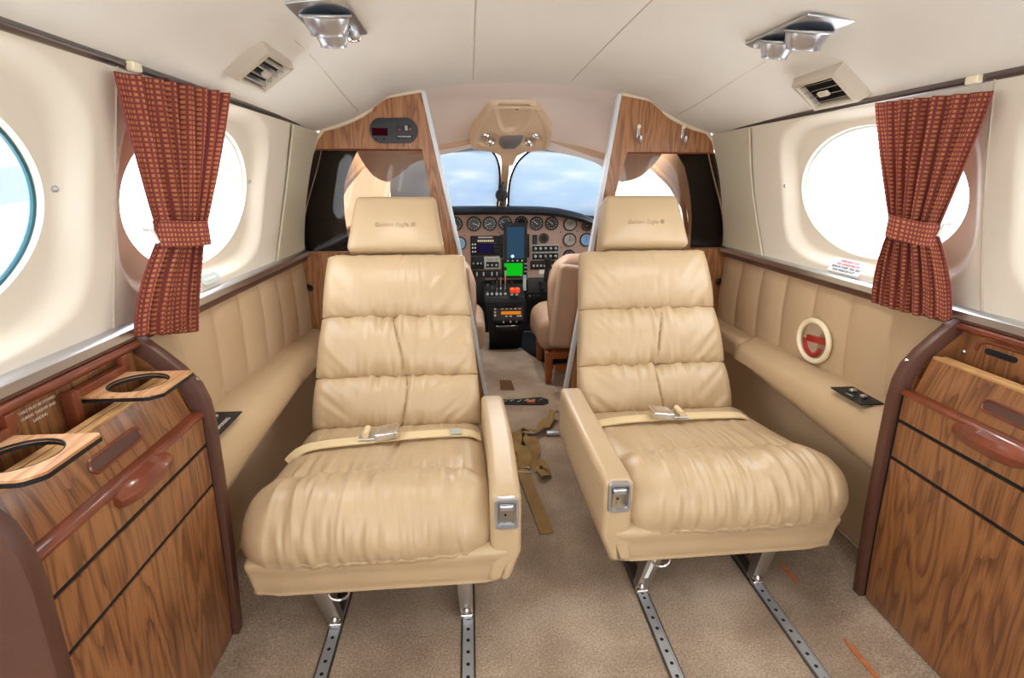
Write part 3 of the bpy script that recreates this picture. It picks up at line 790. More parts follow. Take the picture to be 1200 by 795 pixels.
# round port with the red emergency handle
c = Vector((.686, 1.197, .437))
T = thing('emergency_handle', (c.x, c.y, c.z-.055), 'red emergency handle behind round clear cover in cream ring, right side panel', 'emergency handle')
build(MB().tube([(c.x-.004, c.y+.058*math.cos(a), c.z+.050*math.sin(a)) for a in [2*PI*i/40 for i in range(40)]], .0068, 10, closed=True), 'ring', 'cream_plastic', T)
build(MB().prism([(c.x+.004, c.y+.056*math.cos(a), c.z+.048*math.sin(a)) for a in [2*PI*i/32 for i in range(32)]], (.003, 0, 0)), 'backing', 'piping', T, smooth=False)
mb = MB().rbox((c.x+.001, c.y-.008, c.z+.004), (.006, .085, .017), .0025, 4, rot=Matrix.Rotation(-.12, 3, 'X'))
hb = build(mb, 'handle', 'red_plastic', T)
build(MB().tube([(c.x+.001, c.y+.033*math.cos(a)+.008, c.z-.004+.034*math.sin(a)) for a in [PI*.0-2.75*i/14 for i in range(15)]], .0055, 8), 'handle_loop', 'red_plastic', T)
build(MB().prism([(c.x-.005, c.y+.053*math.cos(a), c.z+.045*math.sin(a)) for a in [2*PI*i/32 for i in range(32)]], (.001, 0, 0)), 'clear_cover', 'clear_cover', T, smooth=False)

# placards on the window frames, snap studs
def wall_pt(s, y, z, off=.0):
    t = (z-SILL)/(RAIL-SILL); yc = min(CEN, key=lambda q: abs(q-y)); return Vector((s*(wallx(t)+bay(yc)(y, t)-off), y, z))
def placard(s, y0, y1, z0, z1, lines, mat, label, sz):
    a, b, cc, d = wall_pt(s, y0, z0, .006), wall_pt(s, y1, z0, .006), wall_pt(s, y1, z1, .006), wall_pt(s, y0, z1, .006)
    T = thing('placard', (a+b)/2, label, 'placard')
    build(MB().prism([a, b, cc, d], (s*.001, 0, 0)), 'sheet', mat, T, smooth=False)
    up = (cc-b).normalized(); right = (a-b).normalized() if s > 0 else (b-a).normalized(); ctr = (a+b+cc+d)/4; hgt = (cc-b).length
    for k, (tx, ink) in enumerate(lines):
        o = ctr+up*hgt*(.5-(k+.5)/len(lines))*.9+Vector((-s*.0012, 0, 0))
        build(text_mb(tx, sz, o, right, up, .0002), 'lettering', ink, T, smooth=False)
placard(1, 1.102, 1.208, .6135, .642, [('EMERGENCY EXIT', 'ink_red'), ('PULL HANDLE BELOW', 'ink_red'), ('REMOVE COVER - PULL RED', 'ink_black'), ('PUSH WINDOW OUT', 'ink_black')], 'placard_white', 'white placard with red and black print below the right window', .0075)
placard(-1, 1.088, 1.165, .618, .634, [('NO SMOKING', 'placard_white')], 'placard_grey', 'small grey placard below the left front window', .008)
for s, y, z, lab in ((-1, .745, .809, 'small white snap stud between the two left windows'), (-1, 1.372, .816, 'small snap stud ahead of the left front window'), (1, 1.40, .805, 'small snap stud ahead of the right window')):
    p = wall_pt(s, y, z)
    build(MB().lathe([(0, -.002), (.0045, -.002), (.0045, .002), (.002, .004), (0, .004)], p, (-s, 0, 0), 14), 'snap_stud', 'aluminium', label=lab, cat='stud')

# ------------------------------------------------------------------ curtains
def curtain(s, lab):
    T = thing('curtain', (s*.66, .92, .57), lab, 'curtain')
    if s < 0:
        yt = (.775, 1.095); ytie = (.868, .985); yb = (.800, .962); ztop = (.952, .972); zb = (.598, .560)
    else:
        yt = (.788, 1.020); ytie = (.872, .958); yb = (.828, 1.000); ztop = (.945, .958); zb = (.585, .580)
    ztie = .735
    nu, nv = 150, 70
    seed = 5*s
    def pos(u, v):
        f = v
        zt = lerp(ztop[0], ztop[1], u); z_b = lerp(zb[0], zb[1], u)
        tt = (zt-ztie)/(zt-z_b)
        if f < tt:
            k = (f/tt); kk = k**(1.15); a = lerp(yt[0], ytie[0], kk); b = lerp(yt[1], ytie[1], kk)
            amp = lerp(.013, .017, k)
        else:
            k = (f-tt)/(1-tt); kk = math.sin(k*PI/2)**.9; a = lerp(ytie[0], yb[0], kk); b = lerp(ytie[1], yb[1], kk); amp = lerp(.017, .015, k)
        z = lerp(zt, z_b, f)
        uu = u+.010*nz(u*5, f*2, seed)
        y = lerp(a, b, uu)
        waves = (math.sin(2*PI*7*uu+1.5*nz(uu*4, 1, seed))+.45*math.sin(2*PI*13*uu+f*2+seed))
        if u < .28: waves = waves*lerp(.25, 1, u/.28) if s < 0 else waves
        if s > 0 and u < .42: waves = waves*lerp(.3, 1, u/.42)
        base = interp([(0, .604), (.25, .618), (tt, .640), (1, .664)], f)
        roll = .014*math.sin(PI*u)*(1-abs(2*f-1)*.4)
        return (s*(base-roll*.6+amp*.7*waves*(1-.0*f)), y, z+.004*math.sin(2*PI*7*uu+2)*f**6)
    def sheet(name, off):
        mb = MB(); uv = []
        mb.grid(lambda u, v: pos(u, v), nu, nv)
        back = [Vector((p.x+s*.0028, p.y, p.z)) for p in mb.v]
        n0 = len(mb.v); f0 = list(mb.f)
        mb.v += back; mb.f += [tuple(i+n0 for i in reversed(f)) for f in f0]
        W = nv+1
        for i in range(nu): mb.f.append((i*W, n0+i*W, n0+(i+1)*W, (i+1)*W)); mb.f.append((i*W+nv, (i+1)*W+nv, n0+(i+1)*W+nv, n0+i*W+nv))
        for j in range(nv): mb.f.append((j, j+1, n0+j+1, n0+j)); mb.f.append((nu*W+j, n0+nu*W+j, n0+nu*W+j+1, nu*W+j+1))
        uv = []
        for k in range(2):
            for i in range(nu+1):
                for j in range(nv+1): uv.append((i/nu*52, j/nv*52))
        return build(mb, name, 'curtain_weave', T, ang=180, uv=uv)
    sheet('cloth', 0)
    # tie band
    cy = (ytie[0]+ytie[1])/2; hw = (ytie[1]-ytie[0])/2+.006; rings = []; uv = []
    for j in range(7):
        z = ztie-.020+.040*j/6; ring = []
        for i in range(48):
            a = 2*PI*i/48; ca, sa = math.cos(a), math.sin(a)
            y = cy+hw*math.copysign(abs(ca)**.75, ca); x = s*(.634-.024*math.copysign(abs(sa)**.8, sa))
            ring.append((x, y, z+.010*ca*(-1 if s < 0 else 1)*.6)); uv.append((i/48*36, j*.9))
        rings.append(ring)
    mb = MB().loft(rings, caps=False)
    inner = [[(p[0]+s*.0*1, cy+(p[1]-cy)*.97, p[2]) for p in r] for r in rings]
    build(mb, 'tie_band', 'curtain_weave', T, ang=180, uv=uv)
    # rail glide hooks
    yh = yt[0]+.055 if s < 0 else yt[0]+.045
    build(MB().rbox((s*.612, yh, .967), (.012, .022, .012), .003, 3), 'rail_glide', 'cream_plastic', T)
    yh2 = ytie[0]-.004
    build(MB().tube([(s*.660, yh2, ztie+.012), (s*.645, yh2-.006, ztie+.012), (s*.640, yh2-.004, ztie-.008)], .003, 8), 'tie_hook', 'white_paint', T)
curtain(-1, 'rust and orange woven curtain tied back at the left windows')
curtain(1, 'rust and orange woven curtain tied back at the right window')

# ------------------------------------------------------------------ cabinets
def cabinet(s):
    lab = 'walnut refreshment cabinet at left with two fold out cup holders' if s < 0 else 'walnut refreshment cabinet at right with closed cup holder'
    y0, y1 = .452, .845
    T = thing('refreshment_cabinet', (s*.65, .65, .005), lab, 'cabinet')
    X = lambda d: s*d
    # wrapped end panels
    prof = [(.703, .012), (.610, .004), (.603, .10), (.597, .20), (.592, .34), (.590, .44), (.593, .475), (.602, .505), (.622, .532), (.650, .561), (.682, .591), (.703, .597)]
    inner = [(.703, .012), (.622, .012), (.614, .10), (.609, .20), (.605, .34), (.604, .44), (.607, .47), (.615, .497), (.634, .522), (.660, .548), (.690, .580), (.703, .585)]
    for ya, yb2 in ((y0, y0+.022), (y1-.022, y1)):
        mb = MB().prism([(X(d), ya, z) for d, z in prof], (0, yb2-ya, 0))
        e = build(mb, 'end_panel', 'brown_leather', T, label='brown leather wrapped end', bevel=.006)
        far = ya > .6
        yi = ya-.0015 if far else yb2
        build(MB().prism([(X(d+.012), yi, z) for d, z in inner[:-2]]+[(X(.700), yi, .572)], (0, .0015, 0)), 'lining', 'wood_cabinet', e, smooth=False)
        if far: build(MB().lathe([(0, 0), (.0035, 0), (.0035, .002), (0, .003)], (X(.606), ya+.011, .512), (-s*.7, 0, .7), 10), 'edge_stud', 'chrome', e)
    ya, yb2 = y0+.022, y1-.022
    # carcass behind the fronts, seen only in the gaps
    build(MB().prism([(X(d), ya+.001, z) for d, z in ((.70, .013), (.6195, .013), (.6135, .10), (.6085, .20), (.6045, .34), (.6025, .4515), (.70, .4515))], (0, yb2-ya-.002, 0)), 'carcass', 'black_matte', T, smooth=False)
    g = .007
    def face(z): return interp([(.0, .618), (.10, .611), (.20, .606), (.34, .602), (.44, .600), (.50, .600)], z)
    def front(za, zb, nm):
        n = 8; rings = []
        pr = [(face(lerp(za, zb, i/n)), lerp(za, zb, i/n)) for i in range(n+1)]
        poly = pr+[(d+.015, z) for d, z in reversed(pr)]
        mb = MB().prism([(X(d), ya+g, z) for d, z in poly], (0, yb2-ya-2*g, 0))
        return build(mb, nm, 'wood_cabinet', T, bevel=.0012)
    front(.012, .3265, 'door'); front(.3335, .4005, 'drawer'); D = front(.4075, .452, 'drawer')
    # carved red wood trim and pull on the top drawer
    pr = [(.599, .452), (.5985, .457), (.603, .461), (.612, .463), (.620, .462), (.620, .452)]
    build(MB().prism([(X(d), ya, z) for d, z in pr], (0, yb2-ya, 0)), 'front_trim', 'red_wood', T, bevel=.001)
    pr = [(.599, .460), (.588, .456), (.581, .446), (.583, .434), (.592, .428), (.600, .436)]
    rings = []
    for k in range(9):
        u = k/8; y = lerp(.592, .706, u); q = 1-.5*abs(2*u-1)**4
        rings.append([(X(.600-(.600-d)*q), y, .445+(z-.445)*q) for d, z in pr])
    build(MB().loft(rings), 'drawer_pull', 'red_wood', D, ang=35)
    # tilted bin panel with slot
    def bp(z): return lerp(.613, .632, (z-.462)/(.522-.462))
    zs = (.463, .524); poly = [(bp(zs[0]), zs[0]), (bp(zs[1]), zs[1]), (bp(zs[1])+.011, zs[1]), (bp(zs[0])+.011, zs[0])]
    yB = yb2-.012
    Bn = build(MB().prism([(X(d), ya, z) for d, z in poly], (0, yB-ya, 0)), 'bin_panel', 'wood_cabinet', T, bevel=.001)
    sl = []
    for i in range(24):
        a = 2*PI*i/24; yy = .647+(.040 if math.cos(a) > 0 else -.040)+.009*math.cos(a); z = .489+.009*math.sin(a); sl.append((X(bp(z)-.0006), yy, z))
    build(MB().prism(sl, (s*.002, 0, 0)), 'slot', 'brown_leather', Bn, smooth=False)
    build(MB().tube([(p[0]-s*.0004, p[1], p[2]) for p in sl], .0022, 6, closed=True), 'slot_rim', 'red_wood', Bn)
    for d0, zz in ((.6325, .5245), (.648, .523)):
        build(MB().rbox((X(d0+.005), (ya+yB)/2, zz), (.011, yB-ya, .006), .002, 3), 'bin_lip', 'light_wood', Bn, label='light wood lip')
    # back board and bin bottom
    bk = build(MB().prism([(X(d), ya, z) for d, z in ((.684, .462), (.690, .585), (.700, .585), (.700, .462))], (0, yb2-ya, 0)), 'back_board', 'wood_cabinet', T, smooth=False)
    build(MB().box((min(X(.64), X(.70)), ya, .460), (max(X(.64), X(.70)), yb2, .466)), 'bin_floor', 'wood_cabinet', T, smooth=False)
    build(MB().tube([(X(.682), y, .577) for y in (ya, (ya+yb2)/2, yb2)], .007, 10), 'top_rail', 'red_wood', T)
    build(MB().box((min(X(.680), X(.702)), ya, .585), (max(X(.680), X(.702)), yb2, .593)), 'top_edge', 'brown_leather', T, smooth=False)
    def plate_with_hole(x0, x1, ya_, yb_, cx, cy, r, z, th, cut):
        """rectangular plate, clipped aisle corner, round hole"""
        n = 64; outer = []; innr = []
        rect = [(x0, ya_), (x1, ya_), (x1, yb_), (x0, yb_)]
        for i in range(n):
            a = 2*PI*i/n; dx, dy = math.cos(a), math.sin(a); t = 9
            if dx > 1e-6: t = min(t, (max(x0, x1)-cx)/dx)
            if dx < -1e-6: t = min(t, (min(x0, x1)-cx)/dx)
            if dy > 1e-6: t = min(t, (yb_-cy)/dy)
            if dy < -1e-6: t = min(t, (ya_-cy)/dy)
            px, py = cx+dx*t, cy+dy*t
            # clipped corner: aisle side (small |x|), near end
            ax = min(abs(x0), abs(x1)); q = (abs(px)-ax)+(py-ya_)
            if q < cut:
                lo_, hi_ = 0, t
                for _ in range(30):
                    m_ = (lo_+hi_)/2
                    if (abs(cx+dx*m_)-ax)+(cy+dy*m_-ya_) < cut: hi_ = m_
                    else: lo_ = m_
                px, py = cx+dx*hi_, cy+dy*hi_
            outer.append((px, py)); innr.append((cx+r*dx, cy+r*dy))
        mb = MB(); o = 0
        for ring, zz in ((outer, z+th), (innr, z+th), (innr, z), (outer, z)): mb.v += [Vector((p[0], p[1], zz)) for p in ring]
        for k in range(4):
            for i in range(n):
                j = (i+1) % n; kk = (k+1) % 4; mb.f.append((k*n+i, k*n+j, kk*n+j, kk*n+i))
        return mb
    if s < 0:
        for (ta, tb) in ((.680, .776), (.474, .572)):
            cy = (ta+tb)/2
            tr = build(plate_with_hole(-.578, -.682, ta, tb, -.630, cy+.002, .036, .5455, .003, .014), 'cup_tray', 'wood_tray', T, smooth=False)
            build(plate_with_hole(-.5775, -.682, ta-.0005, tb+.0005, -.630, cy+.002, .0375, .5405, .0048, .014), 'tray_edge', 'black_plastic', tr, smooth=False)
            build(MB().tube([(-.630+.0366*math.cos(a), cy+.002+.0366*math.sin(a), .5475) for a in [2*PI*i/40 for i in range(40)]], .0014, 6, closed=True), 'hole_rim', 'black_plastic', tr)
            mb = MB(); mb.box((-.684, tb-.004, .548), (-.672, tb+.010, .573)); mb.box((-.684, ta-.016, .548), (-.672, tb, .560)); mb.box((-.684, ta-.020, .478), (-.668, ta-.006, .562))
            build(mb, 'tray_bracket', 'red_wood', tr, bevel=.003)
        for k, tx in enumerate(('TABLE MUST BE STOWED', 'DURING TAKEOFF AND', 'LANDING')):
            build(text_mb(tx, .0050, (-.6872, .630, .560-.0080*k), (0, 1, 0), (-.05, 0, 1), .0002), 'lettering', 'ink_white', bk, smooth=False)
    else:
        y_a, y_b = .56, .785
        mb = MB().prism([(X(d), y_a, z) for d, z in ((.677, .475), (.680, .572), (.688, .572), (.688, .475))], (0, y_b-y_a, 0))
        cl = build(mb, 'cup_tray', 'wood_cabinet', T, bevel=.002)
        mb = MB(); mb.tube([(X(.6785), y_b-.004, .548), (X(.679), y_b-.006, .560), (X(.6795), y_b-.018, .566), (X(.6795), y_a, .566)], .0035, 8)
        build(mb, 'tray_edge', 'red_wood', cl)
        sl = []
        for i in range(24):
            a = 2*PI*i/24; yy = .740+(.022 if math.cos(a) > 0 else -.022)+.005*math.cos(a); z = .551+.005*math.sin(a); sl.append((X(.6780), yy, z))
        build(MB().prism(sl, (s*.002, 0, 0)), 'slot', 'black_matte', cl, smooth=False)
        build(MB().lathe([(0, 0), (.0042, 0), (.0042, .003), (.002, .005), (0, .005)], (X(.687), .808, .535), (-s, 0, 0), 12), 'catch_stud', 'chrome', bk)
cabinet(-1); cabinet(1)
# ------------------------------------------------------------------ ceiling lights and vents
def tangent(x, y):
    h = .01; dx = (ceil_z(x+h, y)-ceil_z(x-h, y))/(2*h); dy = (ceil_z(x, y+h)-ceil_z(x, y-h))/(2*h)
    n = Vector((dx, dy, -1)).normalized(); return n
def frame_at(x, y, z, n, yaw=0):
    Y = Vector((math.sin(yaw), math.cos(yaw), 0)); Y = (Y-n*Y.dot(n)).normalized(); X = Y.cross(n).normalized()
    M = Matrix(((X.x, Y.x, n.x, x), (X.y, Y.y, n.y, y), (X.z, Y.z, n.z, z), (0, 0, 0, 1))); return M
for s in (-1, 1):
    x, y = (-.392, 1.045) if s < 0 else (.442, 1.045)
    n = tangent(x*.9, y); z = ceil_z(x, y); M = frame_at(x, y, z-.001, n, .0)
    lab = 'chrome twin reading lamp plate on the ceiling left of the aisle' if s < 0 else 'chrome twin reading lamp plate on the ceiling right of the aisle'
    T = thing('reading_lamp', (x, y, z), lab, 'ceiling light')
    def B(mb, nm, mat, par=T, **kw): return build(mb.xform(M), nm, mat, par, **kw)
    B(MB().prism([(-.046, -.108, 0), (.046, -.104, 0), (.050, .095, 0), (.030, .110, 0), (-.044, .104, 0)], (0, 0, .004)), 'mounting_plate', 'aluminium', bevel=.0015)
    for (ex, ey, r) in ((.000, -.036, .037), (.010, .042, .030)):
        tl = Vector((-.10*s, .30, 1)).normalized()
        lp = B(MB().lathe([(r*1.12, .003), (r*1.14, .006), (r*1.05, .008), (r, .007), (r*.92, .022), (r*.80, .028), (r*.78, .034), (r*.62, .035), (r*.50, .026), (0, .020)], (ex, ey, 0), tl, 28), 'eyeball_lamp', 'aluminium')
        B(MB().lathe([(0, .0205), (r*.5, .0265), (r*.3, .029), (0, .030)], (ex, ey, 0), tl, 20), 'lamp_lens', 'clear_cover', lp)
    B(MB().lathe([(.012, .004), (.013, .014), (.010, .018), (.006, .018), (.005, .012), (0, .012)], (-.020, .082, 0), (0, 0, 1), 18), 'air_nozzle', 'chrome')
    B(MB().lathe([(0, .003), (.005, .003), (.004, .010), (0, .011)], (.030, .088, 0), (0, 0, 1), 12), 'lamp_switch', 'white_paint')
    for (lx, ly) in ((x, y), (s*.42, -.35)):  # added fill spots: at the lamp plate, and aft where no lamp stands
        ld = bpy.data.lights.new('cabin_fill_light', 'SPOT'); ld.energy = 5; ld.color = (1, .97, .93); ld.spot_size = 2.7; ld.spot_blend = 1; ld.shadow_soft_size = .04
        ob = bpy.data.objects.new('cabin_fill_light', ld); COL.objects.link(ob); ob.location = (lx, ly, ceil_z(lx, ly)-.055); ob.rotation_euler = (.15, 0, 0)
    # vent
    x, y = (-.552, 1.13) if s < 0 else (.580, 1.13); n = tangent(x, y); z = ceil_z(x, y); M = frame_at(x, y, z+.002, n, .0)
    lab = 'beige louvered air vent on the ceiling slope above the left window' if s < 0 else 'beige louvered air vent on the ceiling slope above the right window'
    T = thing('air_vent', (x, y, z), lab, 'air vent')
    def tapered(hx, hy, k, h): return [[(-hx, -hy, 0), (hx, -hy, 0), (hx, hy, 0), (-hx, hy, 0)], [(-hx*k, -hy*k, h), (hx*k, -hy*k, h), (hx*k, hy*k, h), (-hx*k, hy*k, h)]]
    a, b2 = tapered(.045, .080, .86, .024); inner_r = [(p[0]*.84, p[1]*.84, .0262) for p in b2]; inner_d = [(p[0]*.80, p[1]*.80, .010) for p in b2]
    B(MB().loft([a, b2, inner_r, inner_d], caps=False), 'housing', 'vent_beige', T, bevel=.002)
    B(MB().prism([(p[0]*1.0, p[1]*1.0, .0105) for p in inner_r], (0, 0, .001)), 'duct', 'black_matte', T, smooth=False)
    for k in range(4):
        cx = lerp(-.023, .023, k/3)
        B(MB().prism([(cx-.003, -.054, .014), (cx+.003, -.054, .0225), (cx+.0040, -.054, .0222), (cx-.0018, -.054, .0137)], (0, .108, 0)), 'louver', 'louver', T, smooth=False)
    B(MB().rbox((0, .0, .024), (.012, .030, .006), .002, 3), 'louver_tab', 'vent_beige', T)

# ------------------------------------------------------------------ cockpit: overhead console, visors, sunshades, compass
T = thing('overhead_console', (.0, 2.1, 1.0), 'tan overhead console with small lamps between the sun visors', 'overhead console')
def oc(x, s_, h=0):     # s_: 0 at the aft top edge .. 1 at the windshield post; h: how far it stands off
    y = 2.0+.33*s_; z = interp([(0, 1.094), (.32, 1.022), (.62, .978), (.8, .955), (1, .905)], s_); return (x, y-h*.35, z-h*.94)
OUT = [(0, .080), (.06, .098), (.32, .150), (.50, .158), (.68, .158), (.74, .140), (.80, .070), (.86, .036), (1.0, .022)]
def hwid(s_): return interp(OUT, s_)
mb = MB(); rings = []
for i in range(91):
    s_ = i/90; w = hwid(s_)
    xs = [-1, -.985, -.955, -.92] + [-.88+1.76*k/60 for k in range(61)] + [.92, .955, .985, 1]
    row = []
    for q in xs:
        h = .028*sstep(0, .05, 1-abs(q))*sstep(-.01, .03, s_)
        x = q*w
        rec = sstep(1.0, .88, math.hypot(x/.060, (s_-.035)/.34)) if s_ > .035 else sstep(.01, .035, s_)*sstep(1.0, .88, abs(x)/.060)      # cup shaped recess
        h -= .022*rec
        h += .005*sstep(.80, .90, abs(q))*sstep(1.0, .93, abs(q))*sstep(.0, .05, s_)*sstep(.75, .62, s_)
        for lx in (-.082, .082): h -= .016*sstep(1.0, .75, math.hypot((x-lx)/.042, (s_-.52)/.16))
        row.append(oc(x, s_, h+.002))
    rings.append(row)
mb.loft(rings, closed=False)
build(mb, 'console_shell', 'console_tan', T, ang=70)
build(MB().tube([oc(.064*math.cos(a), .035+.345*math.sin(a), .030) for a in [PI*i/24 for i in range(25)]], .0042, 8), 'recess_rim', 'console_tan', T)
build(MB().tube(spl([oc(sg*.955*hwid(q), q, .030) for sg, q in [(-1, .72), (-1, .60), (-1, .45), (-1, .32), (-1, .18), (-1, .06), (-1, .02), (1, .02), (1, .06), (1, .18), (1, .32), (1, .45), (1, .60), (1, .72)]], 4), .0050, 8), 'console_rim', 'console_tan', T)
pent = [(-.040, .42), (.046, .40), (.044, .54), (.022, .70), (-.028, .70), (-.046, .56)]
build(MB().loft([[oc(x, q, .024) for x, q in pent], [oc(x, q, .032) for x, q in pent], [oc(x*.8, .56+(q-.56)*.8, .036) for x, q in pent]]), 'speaker_lens', 'speaker_grey', T, bevel=.001)
for lx in (-.086, .080):
    for k, (dx, q, r) in enumerate(((-.012, .42, .016), (.008, .58, .018))):
        if lx > 0: dx = -dx
        p = Vector(oc(lx+dx, q, .010))
        build(MB().lathe([(r, -.004), (r*1.12, .006), (r*.95, .020), (r*.7, .026), (r*.6, .018), (0, .016)], p, (0.15*(1 if lx > 0 else -1), -.45, -.9), 18), 'map_lamp', 'chrome', T)
build(MB().rbox(oc(.012, .085, .014), (.010, .008, .008), .002, 2), 'socket', 'black_matte', T)
for x, q in ((-.03, .05), (.045, .05), (-.075, .10), (.085, .10)): build(MB().lathe([(0, 0), (.004, 0), (.003, .003), (0, .003)], oc(x, q, .027), (0, -.3, -.9), 10), 'screw', 'aluminium', T)
for s in (-1, 1):
    lab = 'folded tan sun visor left of the overhead console' if s < 0 else 'long folded tan sun visor right of the overhead console'
    V = thing('sun_visor', (s*.30, 2.25, .93), lab, 'visor')
    pts = [(.145, .972), (.40, .955), (.46, .93), (.45, .912), (.38, .915), (.20, .945), (.15, .955)] if s < 0 else [(.150, .985), (.26, .972), (.47, .925), (.475, .895), (.42, .888), (.33, .912), (.20, .955), (.155, .970)]
    build(MB().prism([(s*x, 2.24, z) for x, z in pts], (0, .016, .004)), 'visor_board', 'visor_tan', V, bevel=.004)
    build(MB().tube([(s*.19, 2.245, .962), (s*.19, 2.25, .985), (s*.19, 2.26, 1.0)], .004, 8), 'visor_hinge', 'aluminium', V)
    lab = 'pale blue sunshade with black piping in the left windshield' if s < 0 else 'pale blue sunshade with black piping in the right windshield'
    S = thing('sunshade', (s*.25, wsy(.68)-.03, .665), lab, 'sunshade')
    off = -.030
    if s < 0: edge = [(.026, .692), (.025, .71), (.022, .76), (.021, .80), (.024, .85), (.038, .905), (.07, .945), (.10, .965)]
    else: edge = [(.029, .692), (.027, .71), (.024, .76), (.026, .82), (.04, .87), (.065, .91), (.11, .945), (.165, .965)]
    sheet = [(s*x, wsy(z)+off, z) for x, z in edge]+[(s*.30, wsy(.975)+off, .975), (s*.50, wsy(.93)+off, .93), (s*.56, wsy(.63)+off, .63), (s*.40, wsy(.65)+off, .65), (s*.28, wsy(.685)+off, .685)]
    build(MB().prism(sheet, (0, .002, .0015)), 'cloth', 'sunshade_cloth', S, smooth=False)
    build(MB().tube(spl([(s*x, wsy(z)+off-.002, z) for x, z in edge], 5), .005, 8), 'piping', 'black_plastic', S)
T = thing('magnetic_compass', (-.012, 2.58, .72), 'black magnetic compass on the windshield centre post', 'compass')
cy = 2.575
build(MB().lathe([(0, -.017), (.019, -.017), (.028, -.008), (.030, .0), (.026, .013), (.013, .019), (0, .019)], (-.012, cy, .752), (0, -1, 0), 22), 'compass_body', 'compass_black', T)
build(MB().box((-.026, cy-.019, .738), (.002, cy-.0175, .748)), 'compass_window', 'gauge_face', T, smooth=False)
build(MB().tube([(-.012, cy, .765), (-.010, cy-.006, .785), (-.004, cy-.008, .812)], lambda t: lerp(.012, .005, t), 10), 'compass_bracket', 'compass_black', T)

for i, lx in enumerate((-.083, .083)):
    ld = bpy.data.lights.new('map_fill_light', 'SPOT'); ld.energy = 8; ld.color = (1, .98, .95); ld.spot_size = 2.6; ld.spot_blend = .9; ld.shadow_soft_size = .02  # fill spots added at the map lamps to brighten the cockpit
    lo_ = bpy.data.objects.new('map_fill_light', ld); COL.objects.link(lo_); lo_.location = oc(lx, .52, .050); lo_.rotation_euler = (-.25, 0, 0)
# ------------------------------------------------------------------ instrument panel
YP = 2.60
def px(u): return -.258+(u-527)*.00412
def pz(v): return .618-(v-262)*.00419
T = thing('instrument_panel', (0, YP, .24), 'mauve instrument panel with round gauges under black glareshield', 'instrument panel')
top = [(-.46, .63), (-.36, .655), (-.26, .664), (.10, .664), (.26, .658), (.36, .640), (.46, .605)]
build(MB().prism([(x, YP, z) for x, z in top]+[(.46, YP, .345), (-.46, YP, .345)], (0, .02, 0)), 'panel_face', 'panel_mauve', T, smooth=False)
rings = []
for x, z in [(-.50, .62), (-.46, .645), (-.36, .672), (-.26, .682), (-.10, .683), (.08, .682), (.18, .679), (.26, .672), (.32, .660), (.38, .645), (.43, .625), (.47, .595), (.50, .57)]:
    rings.append([(x, YP-.045, z-.020), (x, YP-.052, z-.006), (x, YP-.040, z+.010), (x, YP+.02, z+.018), (x, YP+.09, z+.014), (x, YP+.09, z-.02), (x, YP+.02, z-.024)])
build(MB().loft(rings), 'glareshield', 'black_plastic', T, ang=50)
def gauge(u, v, rp, face='gauge_face', ang=.6, needle='ink_white', arc=None):
    x, z = px(u), pz(v); r = rp*.00412
    g = build(MB().lathe([(r*.86, -.004), (r*.88, .004), (r, .005), (r*1.04, -.001), (r*1.04, -.006)], (x, YP-.002, z), (0, -1, 0), 28), 'gauge', 'black_plastic', T)
    build(MB().lathe([(0, 0), (r*.88, 0), (r*.88, .002), (0, .002)], (x, YP-.002, z), (0, -1, 0), 28), 'dial', face, g)
    mb = MB(); d = Vector((math.sin(ang), 0, math.cos(ang))); nn = Vector((d.z, 0, -d.x)); c = Vector((x, YP-.0045, z))
    mb.prism([c-d*r*.2-nn*r*.06, c-d*r*.2+nn*r*.06, c+d*r*.74+nn*r*.02, c+d*r*.74-nn*r*.02], (0, -.001, 0))
    build(mb, 'needle', needle, g, smooth=False)
    mb = MB()
    for k in range(12):
        a = 2*PI*k/12; d = Vector((math.sin(a), 0, math.cos(a))); nn = Vector((d.z, 0, -d.x))
        mb.prism([c+d*r*.64-nn*r*.03, c+d*r*.64+nn*r*.03, c+d*r*.80+nn*r*.03, c+d*r*.80-nn*r*.03], (0, -.0006, 0))
    build(mb, 'dial_ticks', 'ink_white', g, smooth=False)
    if arc:
        a0, a1, am = arc
        build(MB().tube([(x+r*.8*math.sin(lerp(a0, a1, k/12)), YP-.0048, z+r*.8*math.cos(lerp(a0, a1, k/12))) for k in range(13)], .0018, 6), 'green_arc', am, g)
for (u, v, r, f, a, nd, arc) in (
    (515, 262, 8, 'gauge_face', 2.2, 'ink_white', None), (533, 262, 8.2, 'gauge_face', 2.6, 'ink_white', None), (554.5, 262, 8.4, 'gauge_face', 1.9, 'ink_white', (.3, 1.9, 'gauge_green')),
    (573, 262, 8, 'gauge_face', -1.9, 'ink_white', (.8, 2.0, 'gauge_green')), (591, 261.5, 8, 'gauge_face', -1.0, 'ink_white', (.2, 1.2, 'gauge_green')),
    (610, 261, 7.6, 'black_matte', 0.3, 'black_plastic', None), (628, 262, 7.8, 'gauge_face', -.9, 'ink_white', None), (646, 262, 7.8, 'gauge_face', -.9, 'ink_white', None),
    (668, 263, 7.8, 'gauge_silver', .5, 'gauge_face', None), (688, 265, 6.0, 'gauge_face', 1.2, 'ink_white', None), (706, 268, 6.5, 'gauge_face', .4, 'ink_white', None),
    (637, 279, 5.8, 'black_matte', .0, 'charcoal', None), (668, 281, 7.8, 'gauge_silver', .1, 'gauge_face', None), (688, 281, 7.6, 'gauge_sky', 0, 'ink_red', None),
    (537, 284, 8, 'gauge_sky', 0, 'ink_white', None), (516, 284, 8, 'gauge_face', 1, 'ink_white', None), (668, 300, 7.5, 'gauge_face', 1.4, 'ink_white', None)):
    gauge(u, v, r, f, a, nd, arc)
